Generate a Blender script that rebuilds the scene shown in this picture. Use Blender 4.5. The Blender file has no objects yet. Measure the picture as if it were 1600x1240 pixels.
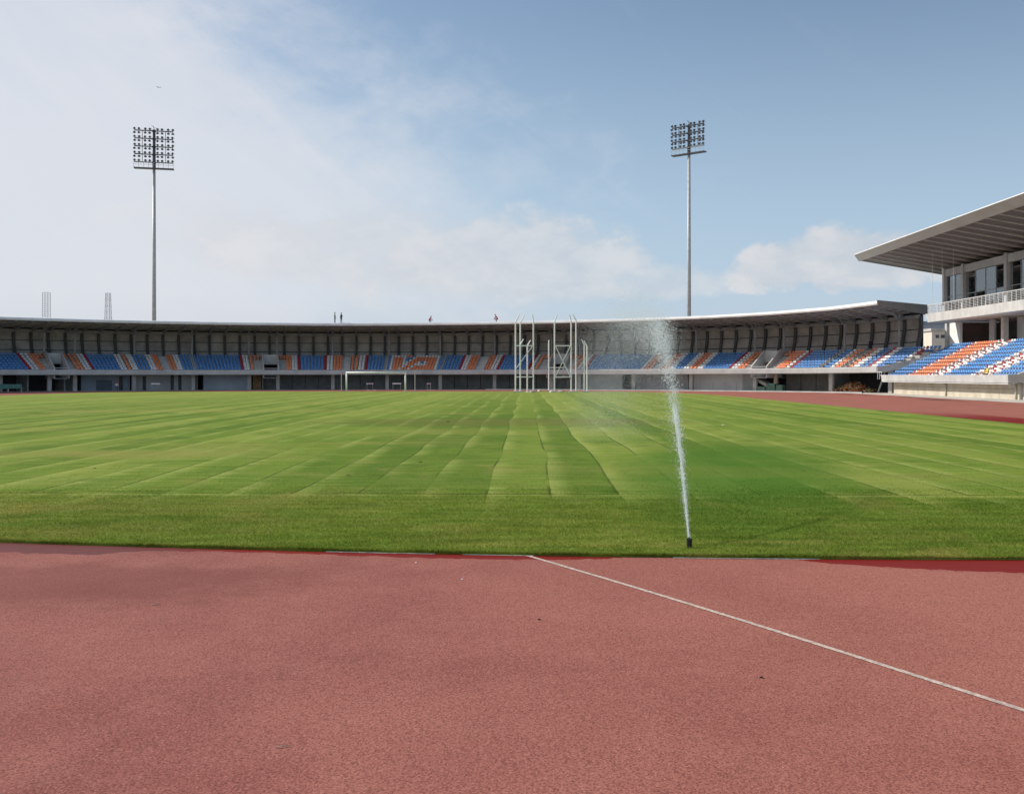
import bpy, math, random
import numpy as np
from mathutils import Vector, Matrix

random.seed(7)
RNG = np.random.default_rng(11)
scn = bpy.context.scene
COL = scn.collection
R = math.radians

# ------------------------------------------------------------------ camera
F = 1540.0            # focal length in photograph pixels (1600 wide)
VX, VY = 820.0, 585.5  # where the pitch's long axis vanishes in the photograph
EYE = 2.1
cam_d = bpy.data.cameras.new('camera')
cam = bpy.data.objects.new('camera', cam_d)
COL.objects.link(cam)
cam.location = (0, 0, EYE)
cam.rotation_euler = (R(90), 0, 0)
cam_d.sensor_width = 36
cam_d.lens = F / 1600 * 36
cam_d.shift_x = (800 - VX) / 1600
cam_d.shift_y = (VY - 620) / 1600
cam_d.clip_start = 0.1
cam_d.clip_end = 6000
scn.camera = cam

# ------------------------------------------------------------------ sun + sky
SUN_EL = R(36.5)
SUN_AZ = R(-72)       # measured from +Y, negative = left
sd = Vector((math.sin(SUN_AZ) * math.cos(SUN_EL), math.cos(SUN_AZ) * math.cos(SUN_EL), math.sin(SUN_EL)))
sun_l = bpy.data.lights.new('sun', 'SUN')
sun_l.energy = 4.5
sun_l.angle = R(0.6)
sun_l.color = (1.0, 0.94, 0.85)
sun = bpy.data.objects.new('sun', sun_l)
COL.objects.link(sun)
sun.location = (-60, 40, 90)
sun.rotation_euler = (-sd).to_track_quat('-Z', 'Y').to_euler()

world = bpy.data.worlds.new('World')
scn.world = world
world.use_nodes = True


class NT:
    """short-hand for building node trees"""
    def __init__(self, tree):
        self.t = tree
        self.n = tree.nodes
        self.l = tree.links

    def node(self, typ, **kw):
        nd = self.n.new(typ)
        for k, v in kw.items():
            setattr(nd, k, v)
        return nd

    def put(self, sock, v):
        if hasattr(v, 'is_linked') or isinstance(v, bpy.types.NodeSocket):
            self.l.new(v, sock)
        elif v is not None:
            sock.default_value = v

    def math(self, op, a, b=None, c=None, clamp=False):
        nd = self.node('ShaderNodeMath', operation=op)
        nd.use_clamp = clamp
        self.put(nd.inputs[0], a)
        if b is not None:
            self.put(nd.inputs[1], b)
        if c is not None:
            self.put(nd.inputs[2], c)
        return nd.outputs[0]

    def sstep(self, v, a, b, o0=0.0, o1=1.0):
        nd = self.node('ShaderNodeMapRange', interpolation_type='SMOOTHSTEP')
        self.put(nd.inputs['Value'], v)
        self.put(nd.inputs['From Min'], a)
        self.put(nd.inputs['From Max'], b)
        self.put(nd.inputs['To Min'], o0)
        self.put(nd.inputs['To Max'], o1)
        return nd.outputs['Result']

    def mix(self, fac, a, b, blend='MIX'):
        nd = self.node('ShaderNodeMix', data_type='RGBA', blend_type=blend)
        self.put(nd.inputs['Factor'], fac)
        self.put(nd.inputs['A'], a if not isinstance(a, tuple) else (*a[:3], 1))
        self.put(nd.inputs['B'], b if not isinstance(b, tuple) else (*b[:3], 1))
        # colour sockets share names with float sockets: pick them by index
        return nd.outputs[2]

    def colmix(self, fac, a, b, blend='MIX'):
        nd = self.node('ShaderNodeMix', data_type='RGBA', blend_type=blend)
        self.put(nd.inputs[0], fac)
        self.put(nd.inputs[6], (*a[:3], 1) if isinstance(a, tuple) else a)
        self.put(nd.inputs[7], (*b[:3], 1) if isinstance(b, tuple) else b)
        return nd.outputs[2]

    def noise(self, vec, scale, detail=3.0, rough=0.5, dist=0.0):
        nd = self.node('ShaderNodeTexNoise')
        if vec is not None:
            self.l.new(vec, nd.inputs['Vector'])
        nd.inputs['Scale'].default_value = scale
        nd.inputs['Detail'].default_value = detail
        nd.inputs['Roughness'].default_value = rough
        nd.inputs['Distortion'].default_value = dist
        return nd.outputs['Fac']

    def comb(self, x, y, z):
        nd = self.node('ShaderNodeCombineXYZ')
        for i, v in enumerate((x, y, z)):
            self.put(nd.inputs[i], v)
        return nd.outputs[0]

    def sep(self, v):
        nd = self.node('ShaderNodeSeparateXYZ')
        self.l.new(v, nd.inputs[0])
        return nd.outputs


def build_world():
    w = NT(world.node_tree)
    w.n.clear()
    out = w.node('ShaderNodeOutputWorld')
    bg = w.node('ShaderNodeBackground')
    bg.inputs['Strength'].default_value = 0.095
    sky = w.node('ShaderNodeTexSky', sky_type='NISHITA')
    sky.sun_disc = False
    sky.sun_elevation = SUN_EL
    sky.sun_rotation = SUN_AZ
    sky.air_density = 1.3
    sky.dust_density = 1.0
    sky.ozone_density = 1.5
    sky.altitude = 20
    tc = w.node('ShaderNodeTexCoord')
    X, Y, Z = w.sep(tc.outputs['Generated'])
    az = w.math('ARCTAN2', X, Y)
    el = w.math('ARCSINE', Z)
    vec = w.comb(az, w.math('MULTIPLY', el, 1.7), 0.0)
    n1 = w.noise(vec, 5.0, 7, 0.56, 0.3)
    n2 = w.noise(vec, 16.0, 6, 0.6, 0.2)
    n3 = w.noise(vec, 2.2, 4, 0.5, 0.4)
    n1c = w.math('SUBTRACT', n1, 0.5)
    n2c = w.math('SUBTRACT', n2, 0.5)
    n3c = w.math('SUBTRACT', n3, 0.5)
    # high thin veil that covers the left half of the sky, combed into wisps
    ang = R(35)
    ux = w.math('ADD', w.math('MULTIPLY', az, math.cos(ang)), w.math('MULTIPLY', el, -math.sin(ang)))
    uy = w.math('ADD', w.math('MULTIPLY', az, math.sin(ang)), w.math('MULTIPLY', el, math.cos(ang)))
    wv_ = w.comb(w.math('MULTIPLY', ux, 2.2), w.math('MULTIPLY', uy, 9.0), 4.0)
    wisp = w.math('SUBTRACT', w.noise(wv_, 1.6, 8, 0.62, 0.9), 0.5)
    hi = w.math('MAXIMUM', w.math('SUBTRACT', el, 0.20), 0.0)
    edge = w.math('ADD', az, w.math('MULTIPLY', hi, 1.25))
    edge = w.math('ADD', edge, w.math('MULTIPLY', n1c, 0.62))
    edge = w.math('ADD', edge, w.math('MULTIPLY', n2c, 0.22))
    edge = w.math('ADD', edge, w.math('MULTIPLY', wisp, -0.16))
    veil = w.sstep(edge, 0.12, -0.30, 0.0, 0.92)
    thin = w.sstep(w.math('ADD', n3c, w.math('MULTIPLY', wisp, 0.55)), -0.3, 0.22, 0.72, 1.0)
    veil = w.math('MULTIPLY', veil, thin)
    # a few faint streaks over the blue part
    faint = w.math('MULTIPLY', w.sstep(wisp, 0.05, 0.30, 0.0, 0.18), w.sstep(n3c, -0.12, 0.15))
    veil = w.math('MAXIMUM', veil, faint)

    def puff(a0, e0, wa, we, seed, soft):
        da = w.math('DIVIDE', w.math('SUBTRACT', az, a0), wa)
        de = w.math('DIVIDE', w.math('SUBTRACT', el, e0), we)
        # flat base: the lower half is squeezed
        de = w.math('MULTIPLY', de, w.sstep(de, -0.2, 0.2, 1.5, 1.0))
        r2 = w.math('ADD', w.math('MULTIPLY', da, da), w.math('MULTIPLY', de, de))
        v = w.math('SUBTRACT', 1.0, r2)
        v = w.math('ADD', v, w.math('MULTIPLY', n1c, 3.0))
        v = w.math('ADD', v, w.math('MULTIPLY', n2c, 2.0))
        return w.sstep(v, seed, seed + soft, 0.0, 1.0)
    p1 = w.math('MULTIPLY', puff(-0.03, 0.105, 0.20, 0.065, 0.05, 0.7), 0.75)
    p2 = w.math('MULTIPLY', puff(0.315, 0.105, 0.125, 0.045, 0.0, 0.45), 0.9)
    p3 = w.math('MULTIPLY', puff(-0.20, 0.13, 0.20, 0.07, 0.15, 0.8), 0.6)
    p4 = w.math('MULTIPLY', puff(0.12, 0.09, 0.09, 0.03, 0.1, 0.7), 0.55)
    cum = w.math('MAXIMUM', w.math('MAXIMUM', p1, p2), w.math('MAXIMUM', p3, p4))
    # colours are radiance before the background strength
    skyc = w.colmix(w.sstep(el, 0.42, 0.0, 0.0, 0.72), sky.outputs['Color'], (4.9, 6.35, 8.1))
    skyc = w.colmix(1.0, skyc, (1.08, 1.10, 1.14), 'MULTIPLY')
    c1 = w.colmix(veil, skyc, (7.75, 7.95, 8.5))
    cc = w.colmix(w.sstep(w.math('ADD', n2c, w.math('MULTIPLY', n1c, 0.6)), -0.18, 0.2), (6.3, 6.6, 7.1), (8.1, 7.95, 7.95))
    c2 = w.colmix(w.math('MULTIPLY', cum, 0.85), c1, cc)
    # low haze near the horizon
    hz = w.sstep(el, 0.09, -0.01, 0.0, 0.62)
    c3 = w.colmix(hz, c2, (5.9, 6.45, 7.15))
    w.l.new(c3, bg.inputs['Color'])
    w.l.new(bg.outputs[0], out.inputs[0])


build_world()

vs = scn.view_settings
vs.view_transform = 'Standard'
vs.look = 'None'
vs.exposure = 0.0
vs.gamma = 1.0
vs.use_curve_mapping = False
scn.render.film_transparent = False


# ------------------------------------------------------------------ helpers
def px(x, d):
    """world X of photograph column x at distance d"""
    return (x - VX) / F * d


def pz(y, d):
    return EYE + (VY - y) / F * d


MATS = {}


def mat(name, col, rough=0.7, metal=0.0, vary=0.12, scale=1.5, fine=0.0, bump=0.0, streak=0.0, spec=0.4):
    if name in MATS:
        return MATS[name]
    m = bpy.data.materials.new(name)
    m.use_nodes = True
    t = NT(m.node_tree)
    b = t.n['Principled BSDF']
    b.inputs['Roughness'].default_value = rough
    b.inputs['Metallic'].default_value = metal
    b.inputs['Specular IOR Level'].default_value = spec
    geo = t.node('ShaderNodeNewGeometry')
    pos = geo.outputs['Position']
    f = t.noise(pos, scale, 5, 0.6)
    lo = tuple(c * (1 - vary * 1.6) for c in col)
    hi = tuple(min(1, c * (1 + vary * 1.3)) for c in col)
    c = t.colmix(t.sstep(f, 0.3, 0.7), lo, hi)
    if streak:
        X, Y, Z = t.sep(pos)
        v = t.comb(t.math('MULTIPLY', X, 3.0), t.math('MULTIPLY', Y, 3.0), t.math('MULTIPLY', Z, 0.25))
        s = t.noise(v, 1.4, 4, 0.6)
        c = t.colmix(t.sstep(s, 0.52, 0.75, 0.0, streak), c, tuple(q * 0.45 for q in col))
    if fine:
        g = t.noise(pos, 60, 2, 0.5)
        c = t.colmix(t.math('MULTIPLY', t.sstep(g, 0.35, 0.65), fine), c, tuple(q * 0.6 for q in col))
    t.l.new(c, b.inputs['Base Color'])
    r = t.sstep(f, 0.3, 0.7, max(0.02, rough - 0.08), min(1, rough + 0.08))
    t.l.new(r, b.inputs['Roughness'])
    if bump:
        bp = t.node('ShaderNodeBump')
        bp.inputs['Strength'].default_value = bump
        bp.inputs['Distance'].default_value = 0.02
        t.l.new(t.noise(pos, 18, 5, 0.6), bp.inputs['Height'])
        t.l.new(bp.outputs[0], b.inputs['Normal'])
    MATS[name] = m
    return m


class MB:
    """collects geometry for ONE mesh object"""
    def __init__(self):
        self.v = []
        self.f = []
        self.m = []

    def add(self, vs_, fs, mi=0):
        o = len(self.v)
        self.v.extend([tuple(p) for p in vs_])
        self.f.extend([tuple(i + o for i in f) for f in fs])
        self.m.extend([mi] * len(fs))
        return self

    def box(self, x0, x1, y0, y1, z0, z1, mi=0):
        v = [(x0, y0, z0), (x1, y0, z0), (x1, y1, z0), (x0, y1, z0), (x0, y0, z1), (x1, y0, z1), (x1, y1, z1), (x0, y1, z1)]
        return self.hexa(v, mi)

    def hexa(self, v, mi=0):
        return self.add(v, [(0, 3, 2, 1), (4, 5, 6, 7), (0, 1, 5, 4), (1, 2, 6, 5), (2, 3, 7, 6), (3, 0, 4, 7)], mi)

    def tube(self, a, b, r0, r1=None, n=8, mi=0, caps=True):
        r1 = r0 if r1 is None else r1
        a, b = Vector(a), Vector(b)
        d = (b - a).normalized()
        u = d.orthogonal().normalized()
        w = d.cross(u)
        vs_ = []
        for p, r in ((a, r0), (b, r1)):
            for k in range(n):
                an = 2 * math.pi * k / n
                vs_.append(p + (u * math.cos(an) + w * math.sin(an)) * r)
        fs = [(k, (k + 1) % n, n + (k + 1) % n, n + k) for k in range(n)]
        if caps:
            fs.append(tuple(reversed(range(n))))
            fs.append(tuple(range(n, 2 * n)))
        return self.add(vs_, fs, mi)

    def bar(self, a, b, w, h=None, mi=0):
        """square bar from a to b"""
        h = w if h is None else h
        a, b = Vector(a), Vector(b)
        d = (b - a).normalized()
        up = Vector((0, 0, 1)) if abs(d.z) < 0.95 else Vector((0, 1, 0))
        s = d.cross(up).normalized() * (w / 2)
        t = s.normalized().cross(d).normalized() * (h / 2)
        return self.hexa([a - s - t, a + s - t, b + s - t, b - s - t, a - s + t, a + s + t, b + s + t, b - s + t], mi)

    def build(self, name, mats, parent=None, smooth=False):
        me = bpy.data.meshes.new(name)
        me.from_pydata(self.v, [], self.f)
        if not isinstance(mats, (list, tuple)):
            mats = [mats]
        for m in mats:
            me.materials.append(m)
        if any(self.m):
            me.polygons.foreach_set('material_index', self.m)
        if smooth:
            me.polygons.foreach_set('use_smooth', [True] * len(me.polygons))
        me.update()
        return link(name, me, parent)


def link(name, me, parent=None):
    o = bpy.data.objects.new(name, me)
    COL.objects.link(o)
    if parent is not None:
        o.parent = parent
        pi = parent.matrix_world_cache if hasattr(parent, 'matrix_world_cache') else None
    return o


def empty(name, loc=(0, 0, 0), rz=0.0):
    o = bpy.data.objects.new(name, None)
    COL.objects.link(o)
    o.location = loc
    o.rotation_euler = (0, 0, rz)
    o.empty_display_size = 0.5
    return o


def tag(o, label=None, cat=None, group=None, kind=None):
    if label:
        o['label'] = label
    if cat:
        o['category'] = cat
    if group:
        o['group'] = group
    if kind:
        o['kind'] = kind
    return o


def np_mesh(name, verts, tris, mats, mi=None):
    """fast mesh from numpy arrays of equal-sized polygons"""
    me = bpy.data.meshes.new(name)
    nv, (nf, k) = len(verts), tris.shape
    me.vertices.add(nv)
    me.vertices.foreach_set('co', np.asarray(verts, np.float32).ravel())
    me.loops.add(nf * k)
    me.loops.foreach_set('vertex_index', tris.astype(np.int32).ravel())
    me.polygons.add(nf)
    me.polygons.foreach_set('loop_start', (np.arange(nf) * k).astype(np.int32))
    for m in (mats if isinstance(mats, (list, tuple)) else [mats]):
        me.materials.append(m)
    if mi is not None:
        me.polygons.foreach_set('material_index', mi.astype(np.int32))
    me.update()
    me.validate()
    return me


# ------------------------------------------------------------------ plain materials
M_conc = mat('concrete', (0.46, 0.45, 0.43), 0.85, vary=0.10, scale=0.8, streak=0.25)
M_conc_l = mat('pale_concrete', (0.53, 0.53, 0.52), 0.85, vary=0.08, scale=0.7, streak=0.22)
M_plaster = mat('grey_plaster', (0.42, 0.44, 0.46), 0.9, vary=0.08, scale=0.6, streak=0.2)
M_plaster_b = mat('bluish_plaster', (0.27, 0.33, 0.40), 0.9, vary=0.08, scale=0.6, streak=0.15)
M_darkpanel = mat('dark_green_panel', (0.17, 0.19, 0.19), 0.6, vary=0.15, scale=0.9)  # base lightened to stand in for haze before the far stand
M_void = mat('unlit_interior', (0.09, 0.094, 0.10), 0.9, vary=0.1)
M_cream = mat('cream_tile', (0.52, 0.47, 0.38), 0.8, vary=0.10, scale=0.7, streak=0.25)
M_wallpanel = mat('cladding_panel', (0.41, 0.395, 0.375), 0.75, vary=0.14, scale=0.6, streak=0.25)  # tone lifted in place of distance haze
M_rib = mat('dark_rib', (0.085, 0.09, 0.095), 0.6, vary=0.15)
M_steel = mat('grey_steel', (0.34, 0.36, 0.38), 0.5, vary=0.10)
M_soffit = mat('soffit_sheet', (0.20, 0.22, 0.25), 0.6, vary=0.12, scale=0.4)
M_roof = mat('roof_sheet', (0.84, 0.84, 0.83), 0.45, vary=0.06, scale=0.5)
M_fascia = mat('roof_fascia_metal', (0.23, 0.222, 0.215), 0.5, vary=0.06, scale=0.4, streak=0.12)
M_white = mat('white_paint', (0.86, 0.86, 0.84), 0.45, vary=0.05)
M_galv = mat('galvanised_pole', (0.46, 0.46, 0.46), 0.45, vary=0.08)
M_lamp = mat('lamp_housing', (0.12, 0.135, 0.155), 0.4, vary=0.2)
M_frame = mat('lamp_frame_steel', (0.075, 0.085, 0.10), 0.5, vary=0.15)
M_black = mat('black_plastic', (0.012, 0.012, 0.012), 0.45, vary=0.1)
M_rust = mat('pale_rail_paint', (0.62, 0.63, 0.64), 0.5, vary=0.06)
M_wood = mat('old_timber', (0.30, 0.19, 0.10), 0.85, vary=0.25, scale=2.0)
M_green = mat('green_netting', (0.035, 0.075, 0.06), 0.9, vary=0.25, scale=3.0)
SEATM = {
    'B': mat('blue_seat_plastic', (0.11, 0.285, 0.61), 0.4, vary=0.10, scale=3),
    'O': mat('orange_seat_plastic', (0.86, 0.295, 0.145), 0.4, vary=0.10, scale=3),
    'W': mat('white_seat_plastic', (0.74, 0.74, 0.74), 0.4, vary=0.06, scale=3),
    'R': mat('red_seat_plastic', (0.40, 0.035, 0.05), 0.4, vary=0.10, scale=3),
}
SEATC = ['B', 'O', 'W', 'R']

# ------------------------------------------------------------------ ground, track, grass
EA, EB, EC = 11.44, -0.09, 0.007      # near edge of the grass: y = EA + EB x + EC x^2


def y_edge(x):
    return EA + EB * x + EC * x * x


def track_material():
    m = bpy.data.materials.new('red_running_track')
    m.use_nodes = True
    t = NT(m.node_tree)
    b = t.n['Principled BSDF']
    pos = t.node('ShaderNodeNewGeometry').outputs['Position']
    X, Y, Z = t.sep(pos)
    big = t.noise(pos, 0.33, 4, 0.55, 0.4)
    mid = t.noise(pos, 1.6, 4, 0.6)
    g1 = t.noise(pos, 78, 1.5, 0.5)
    g2 = t.noise(pos, 190, 2, 0.6)
    base = t.colmix(t.sstep(big, 0.32, 0.68), (0.245, 0.084, 0.070), (0.325, 0.122, 0.098))
    base = t.colmix(t.sstep(mid, 0.35, 0.75, 0.0, 0.35), base, (0.38, 0.165, 0.13))
    pale_right = t.sstep(t.math('ADD', X, t.math('MULTIPLY', t.math('SUBTRACT', big, 0.5), 6.0)), -5.0, 5.5, 0.0, 0.55)  # track turns paler towards the right, with a noisy border
    base = t.colmix(pale_right, base, (0.43, 0.165, 0.118))
    # granules
    gr = t.math('ADD', t.math('MULTIPLY', g1, 0.78), t.math('MULTIPLY', g2, 0.22))
    base = t.colmix(t.sstep(gr, 0.54, 0.34, 0.0, 0.62), base, (0.10, 0.030, 0.027))
    base = t.colmix(t.sstep(gr, 0.55, 0.70, 0.0, 0.55), base, (0.48, 0.225, 0.185))
    vor = t.node('ShaderNodeTexVoronoi')
    t.l.new(pos, vor.inputs['Vector'])
    vor.inputs['Scale'].default_value = 9.0
    speck = t.sstep(vor.outputs['Distance'], 0.055, 0.035)
    spsel = t.sstep(t.noise(pos, 5.0, 1), 0.60, 0.66)
    base = t.colmix(t.math('MULTIPLY', t.math('MULTIPLY', speck, spsel), 0.8), base, (0.55, 0.42, 0.38))
    # damp stain at the left of the run-up area and its tide mark
    dl = t.math('ADD', t.math('POWER', t.math('DIVIDE', t.math('ADD', X, 4.6), 2.4), 2.0),
                t.math('POWER', t.math('DIVIDE', t.math('SUBTRACT', Y, 9.9), 1.1), 2.0))
    dl = t.math('ADD', dl, t.math('MULTIPLY', t.math('SUBTRACT', mid, 0.5), 1.6))
    damp = t.sstep(dl, 1.5, 0.2, 0.0, 0.5)
    base = t.colmix(damp, base, (0.17, 0.055, 0.045))
    # wet strip along the turf, width drawn along X
    fc = t.node('ShaderNodeFloatCurve')
    mp = t.math('DIVIDE', t.math('ADD', X, 8.0), 16.0, clamp=True)
    t.l.new(mp, fc.inputs['Value'])
    pts = [(-8, .80), (-6.6, .62), (-5.3, .62), (-4.6, .30), (-3.2, .17), (-1.9, .22), (-.6, .30), (.7, .17), (1.6, .0),
           (2.9, .0), (3.2, .16), (3.8, .40), (4.8, .66), (5.8, .78), (8, .8)]
    cu = fc.mapping.curves[0]
    for i, (x, v) in enumerate(pts):
        p = ((x + 8) / 16, v)
        if i == 0:
            cu.points[0].location = p
        elif i == len(pts) - 1:
            cu.points[-1].location = p
        else:
            cu.points.new(*p)
    for p in cu.points:
        p.handle_type = 'AUTO_CLAMPED'
    fc.mapping.update()
    ye = t.math('ADD', t.math('ADD', EA, t.math('MULTIPLY', X, EB)), t.math('MULTIPLY', t.math('MULTIPLY', X, X), EC))
    dist = t.math('SUBTRACT', ye, Y)
    wob = t.math('MULTIPLY', t.math('SUBTRACT', t.noise(pos, 4.5, 6, 0.7), 0.5), 0.34)
    wv = t.math('SUBTRACT', t.math('ADD', fc.outputs[0], t.math('MULTIPLY', wob, t.sstep(fc.outputs[0], 0.0, 0.1))), dist)
    wet = t.math('MULTIPLY', t.math('MULTIPLY', t.sstep(wv, -0.02, 0.03), t.sstep(dist, -0.6, -0.4)), t.sstep(fc.outputs[0], 0.01, 0.05))
    # the far side of the straight has a wet strip beside the grass as well
    far = t.math('MULTIPLY', t.sstep(t.math('ADD', X, t.math('MULTIPLY', wob, 6.0)), 24.3, 23.6), t.math('MULTIPLY', t.sstep(X, 20.0, 20.4), t.sstep(t.math('ADD', Y, t.math('MULTIPLY', wob, 20)), 58, 46)))
    wet = t.math('MAXIMUM', wet, far)
    # dark puddle streaks along the outer edge of the straight
    sv = t.comb(t.math('MULTIPLY', X, 1.1), t.math('MULTIPLY', Y, 0.09), 0.0)
    st = t.noise(sv, 1.0, 4, 0.6)
    pud = t.math('MULTIPLY', t.sstep(st, 0.54, 0.60), t.math('MULTIPLY', t.sstep(X, 32.8, 34.0), t.sstep(Y, 118, 112)))
    base = t.colmix(t.math('MULTIPLY', wet, t.sstep(X, -4.5, -1.5, 0.95, 1.0)), base, t.colmix(t.sstep(X, -4.8, -3.2), (0.135, 0.036, 0.032), (0.20, 0.016, 0.011)))
    base = t.colmix(t.math('MULTIPLY', pud, 0.85), base, (0.05, 0.035, 0.032))
    wet2 = t.math('MAXIMUM', wet, pud)
    t.l.new(base, b.inputs['Base Color'])
    b.inputs['Specular IOR Level'].default_value = 0.10
    t.l.new(t.sstep(wet2, 0, 1, 0.95, 0.6), b.inputs['Roughness'])
    bp = t.node('ShaderNodeBump')
    bp.inputs['Strength'].default_value = 0.7
    bp.inputs['Distance'].default_value = 0.008
    t.l.new(gr, bp.inputs['Height'])
    t.l.new(bp.outputs[0], b.inputs['Normal'])
    return m


def grass_color(t, pos, blade=False):
    X, Y, Z = t.sep(pos)
    # slowly wandering turf seams that run along the pitch
    wob = t.math('MULTIPLY', t.math('SUBTRACT', t.noise(t.comb(t.math('MULTIPLY', X, 0.16), t.math('MULTIPLY', Y, 0.085), 0.0), 1.0, 1.5, 0.35), 0.5), 0.68)
    u = t.math('DIVIDE', t.math('ADD', t.math('ADD', X, wob), 0.62), 1.16)
    idx = t.math('FLOOR', u)
    fr = t.math('SUBTRACT', u, idx)
    wn = t.node('ShaderNodeTexWhiteNoise', noise_dimensions='1D')
    t.l.new(idx, wn.inputs['W'])
    rnd = wn.outputs['Value']
    inner = t.sstep(t.math('ADD', Y, t.math('MULTIPLY', X, 0.02)), 16.2, 17.15)
    big = t.noise(pos, 0.11, 4, 0.55, 0.3)
    mid = t.noise(pos, 0.55, 4, 0.6)
    stv = t.comb(t.math('MULTIPLY', X, 0.35), t.math('MULTIPLY', Y, 2.2), 0.0)
    streak = t.noise(stv, 1.6, 5, 0.62)
    fine = t.noise(pos, 26, 3, 0.65)
    vfine = t.noise(pos, 110, 2, 0.6)
    c = t.colmix(t.sstep(big, 0.3, 0.7), (0.105, 0.165, 0.026), (0.170, 0.215, 0.042))
    c = t.colmix(t.sstep(mid, 0.42, 0.75, 0.0, 0.5), c, (0.205, 0.215, 0.062))
    c = t.colmix(t.sstep(streak, 0.56, 0.36, 0.0, 0.6), c, (0.075, 0.120, 0.020))
    c = t.colmix(t.sstep(streak, 0.52, 0.70, 0.0, 0.5), c, (0.25, 0.245, 0.08))
    # tone of each turf strip
    patch = t.noise(t.comb(t.math('MULTIPLY', X, 0.7), t.math('MULTIPLY', Y, 0.30), 9.0), 0.8, 4, 0.6)
    tone = t.math('MULTIPLY', inner, t.math('MULTIPLY', t.sstep(rnd, 0.0, 1.0, -0.5, 0.5), t.sstep(patch, 0.30, 0.62, 0.15, 1.15)))
    c = t.colmix(t.math('MULTIPLY', t.math('MAXIMUM', tone, 0.0), 1.2), c, (0.27, 0.275, 0.085))
    c = t.colmix(t.math('MULTIPLY', t.math('MAXIMUM', t.math('MULTIPLY', tone, -1.0), 0.0), 1.2), c, (0.070, 0.115, 0.020))
    # pale overlap beside each seam, thin dark gap on it
    brk = t.sstep(t.noise(t.comb(t.math('MULTIPLY', idx, 3.7), t.math('MULTIPLY', Y, 0.22), 0.0), 1.0, 3, 0.6), 0.38, 0.56)
    pale = t.math('MULTIPLY', t.math('MULTIPLY', t.sstep(fr, 0.42, 0.0), t.math('MAXIMUM', inner, t.math('MULTIPLY', t.sstep(Y, 14.0, 16.8), t.sstep(rnd, 0.35, 0.6)))), t.math('ADD', 0.10, t.math('MULTIPLY', t.math('MULTIPLY', brk, t.sstep(streak, 0.30, 0.62, 0.35, 1.1)), 0.60)))
    c = t.colmix(t.math('MULTIPLY', pale, 0.85), c, (0.34, 0.34, 0.13))
    gap = t.math('MULTIPLY', t.math('MULTIPLY', t.sstep(fr, 0.94, 0.975), inner), t.math('MULTIPLY', brk, t.sstep(Y, 60, 25, 0.3, 0.9)))
    c = t.colmix(gap, c, (0.055, 0.075, 0.02))
    # cross seam at the near end of the rolls
    cs = t.math('SUBTRACT', t.math('ADD', t.math('ADD', Y, t.math('MULTIPLY', X, 0.02)), t.math('MULTIPLY', t.math('SUBTRACT', t.noise(pos, 0.8, 2), 0.5), 0.12)), 17.05)
    csn = t.sstep(t.noise(t.comb(X, 0.0, 3.0), 0.6, 3, 0.6), 0.40, 0.55)
    c = t.colmix(t.math('MULTIPLY', t.math('MULTIPLY', t.sstep(cs, -0.40, -0.10), t.sstep(cs, 0.03, -0.06)), t.sstep(t.noise(t.comb(X, 1.0, 8.0), 0.9, 4, 0.65), 0.35, 0.65, 0.1, 0.7)), c, (0.33, 0.32, 0.12))
    c = t.colmix(t.math('MULTIPLY', t.math('MULTIPLY', t.sstep(cs, -0.05, 0.02), t.sstep(cs, 0.13, 0.05)), t.math('MULTIPLY', csn, 0.85)), c, (0.045, 0.065, 0.016))
    ptc = t.noise(t.comb(t.math('MULTIPLY', X, 0.8), t.math('MULTIPLY', Y, 0.55), 5.0), 1.1, 5, 0.65)
    c = t.colmix(t.sstep(ptc, 0.53, 0.68, 0.0, 0.45), c, (0.23, 0.20, 0.075))
    c = t.colmix(t.sstep(ptc, 0.45, 0.32, 0.0, 0.45), c, (0.065, 0.105, 0.020))
    # lusher turf right of the sprinkler
    lx = t.math('DIVIDE', t.math('SUBTRACT', X, t.math('ADD', 0.6, t.math('MULTIPLY', Y, 0.18))), 2.6)
    ly = t.math('DIVIDE', t.math('SUBTRACT', Y, 22.0), 9.0)
    ld = t.math('ADD', t.math('ADD', t.math('MULTIPLY', lx, lx), t.math('MULTIPLY', ly, ly)), t.math('MULTIPLY', t.math('SUBTRACT', mid, 0.5), 1.2))
    c = t.colmix(t.sstep(ld, 1.3, 0.2, 0.0, 0.82), c, (0.060, 0.130, 0.020))
    # the unrolled near band is older, deeper turf
    c = t.colmix(t.math('MULTIPLY', t.math('SUBTRACT', 1.0, inner), 0.10), c, (0.085, 0.135, 0.024))
    ed = t.noise(t.comb(t.math('MULTIPLY', X, 0.5), t.math('MULTIPLY', Y, 1.4), 2.0), 1.3, 4, 0.6)
    c = t.colmix(t.math('MULTIPLY', t.sstep(ed, 0.50, 0.66, 0.0, 0.55), t.sstep(Y, 14.5, 11.5)), c, (0.27, 0.235, 0.085))
    # darker brownish patch across the middle
    bx = t.math('DIVIDE', t.math('ADD', X, 1.2), 9.0)
    by = t.math('DIVIDE', t.math('SUBTRACT', Y, 43.5), 4.5)
    bd = t.math('ADD', t.math('ADD', t.math('MULTIPLY', bx, bx), t.math('MULTIPLY', by, by)), t.math('MULTIPLY', t.math('SUBTRACT', mid, 0.5), 2.4))
    c = t.colmix(t.sstep(bd, 1.3, 0.1, 0.0, 0.55), c, (0.115, 0.095, 0.040))
    # yellowing towards the far end and on the left
    far = t.sstep(Y, 45, 105, 0.0, 0.42)
    c = t.colmix(far, c, (0.25, 0.26, 0.085))
    dryn = t.noise(t.comb(t.math('MULTIPLY', X, 0.25), t.math('MULTIPLY', Y, 0.6), 7.0), 0.35, 4, 0.6)
    c = t.colmix(t.math('MULTIPLY', t.sstep(dryn, 0.50, 0.68), t.sstep(X, 5, -12, 0.15, 0.6)), c, (0.27, 0.225, 0.085))
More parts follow.
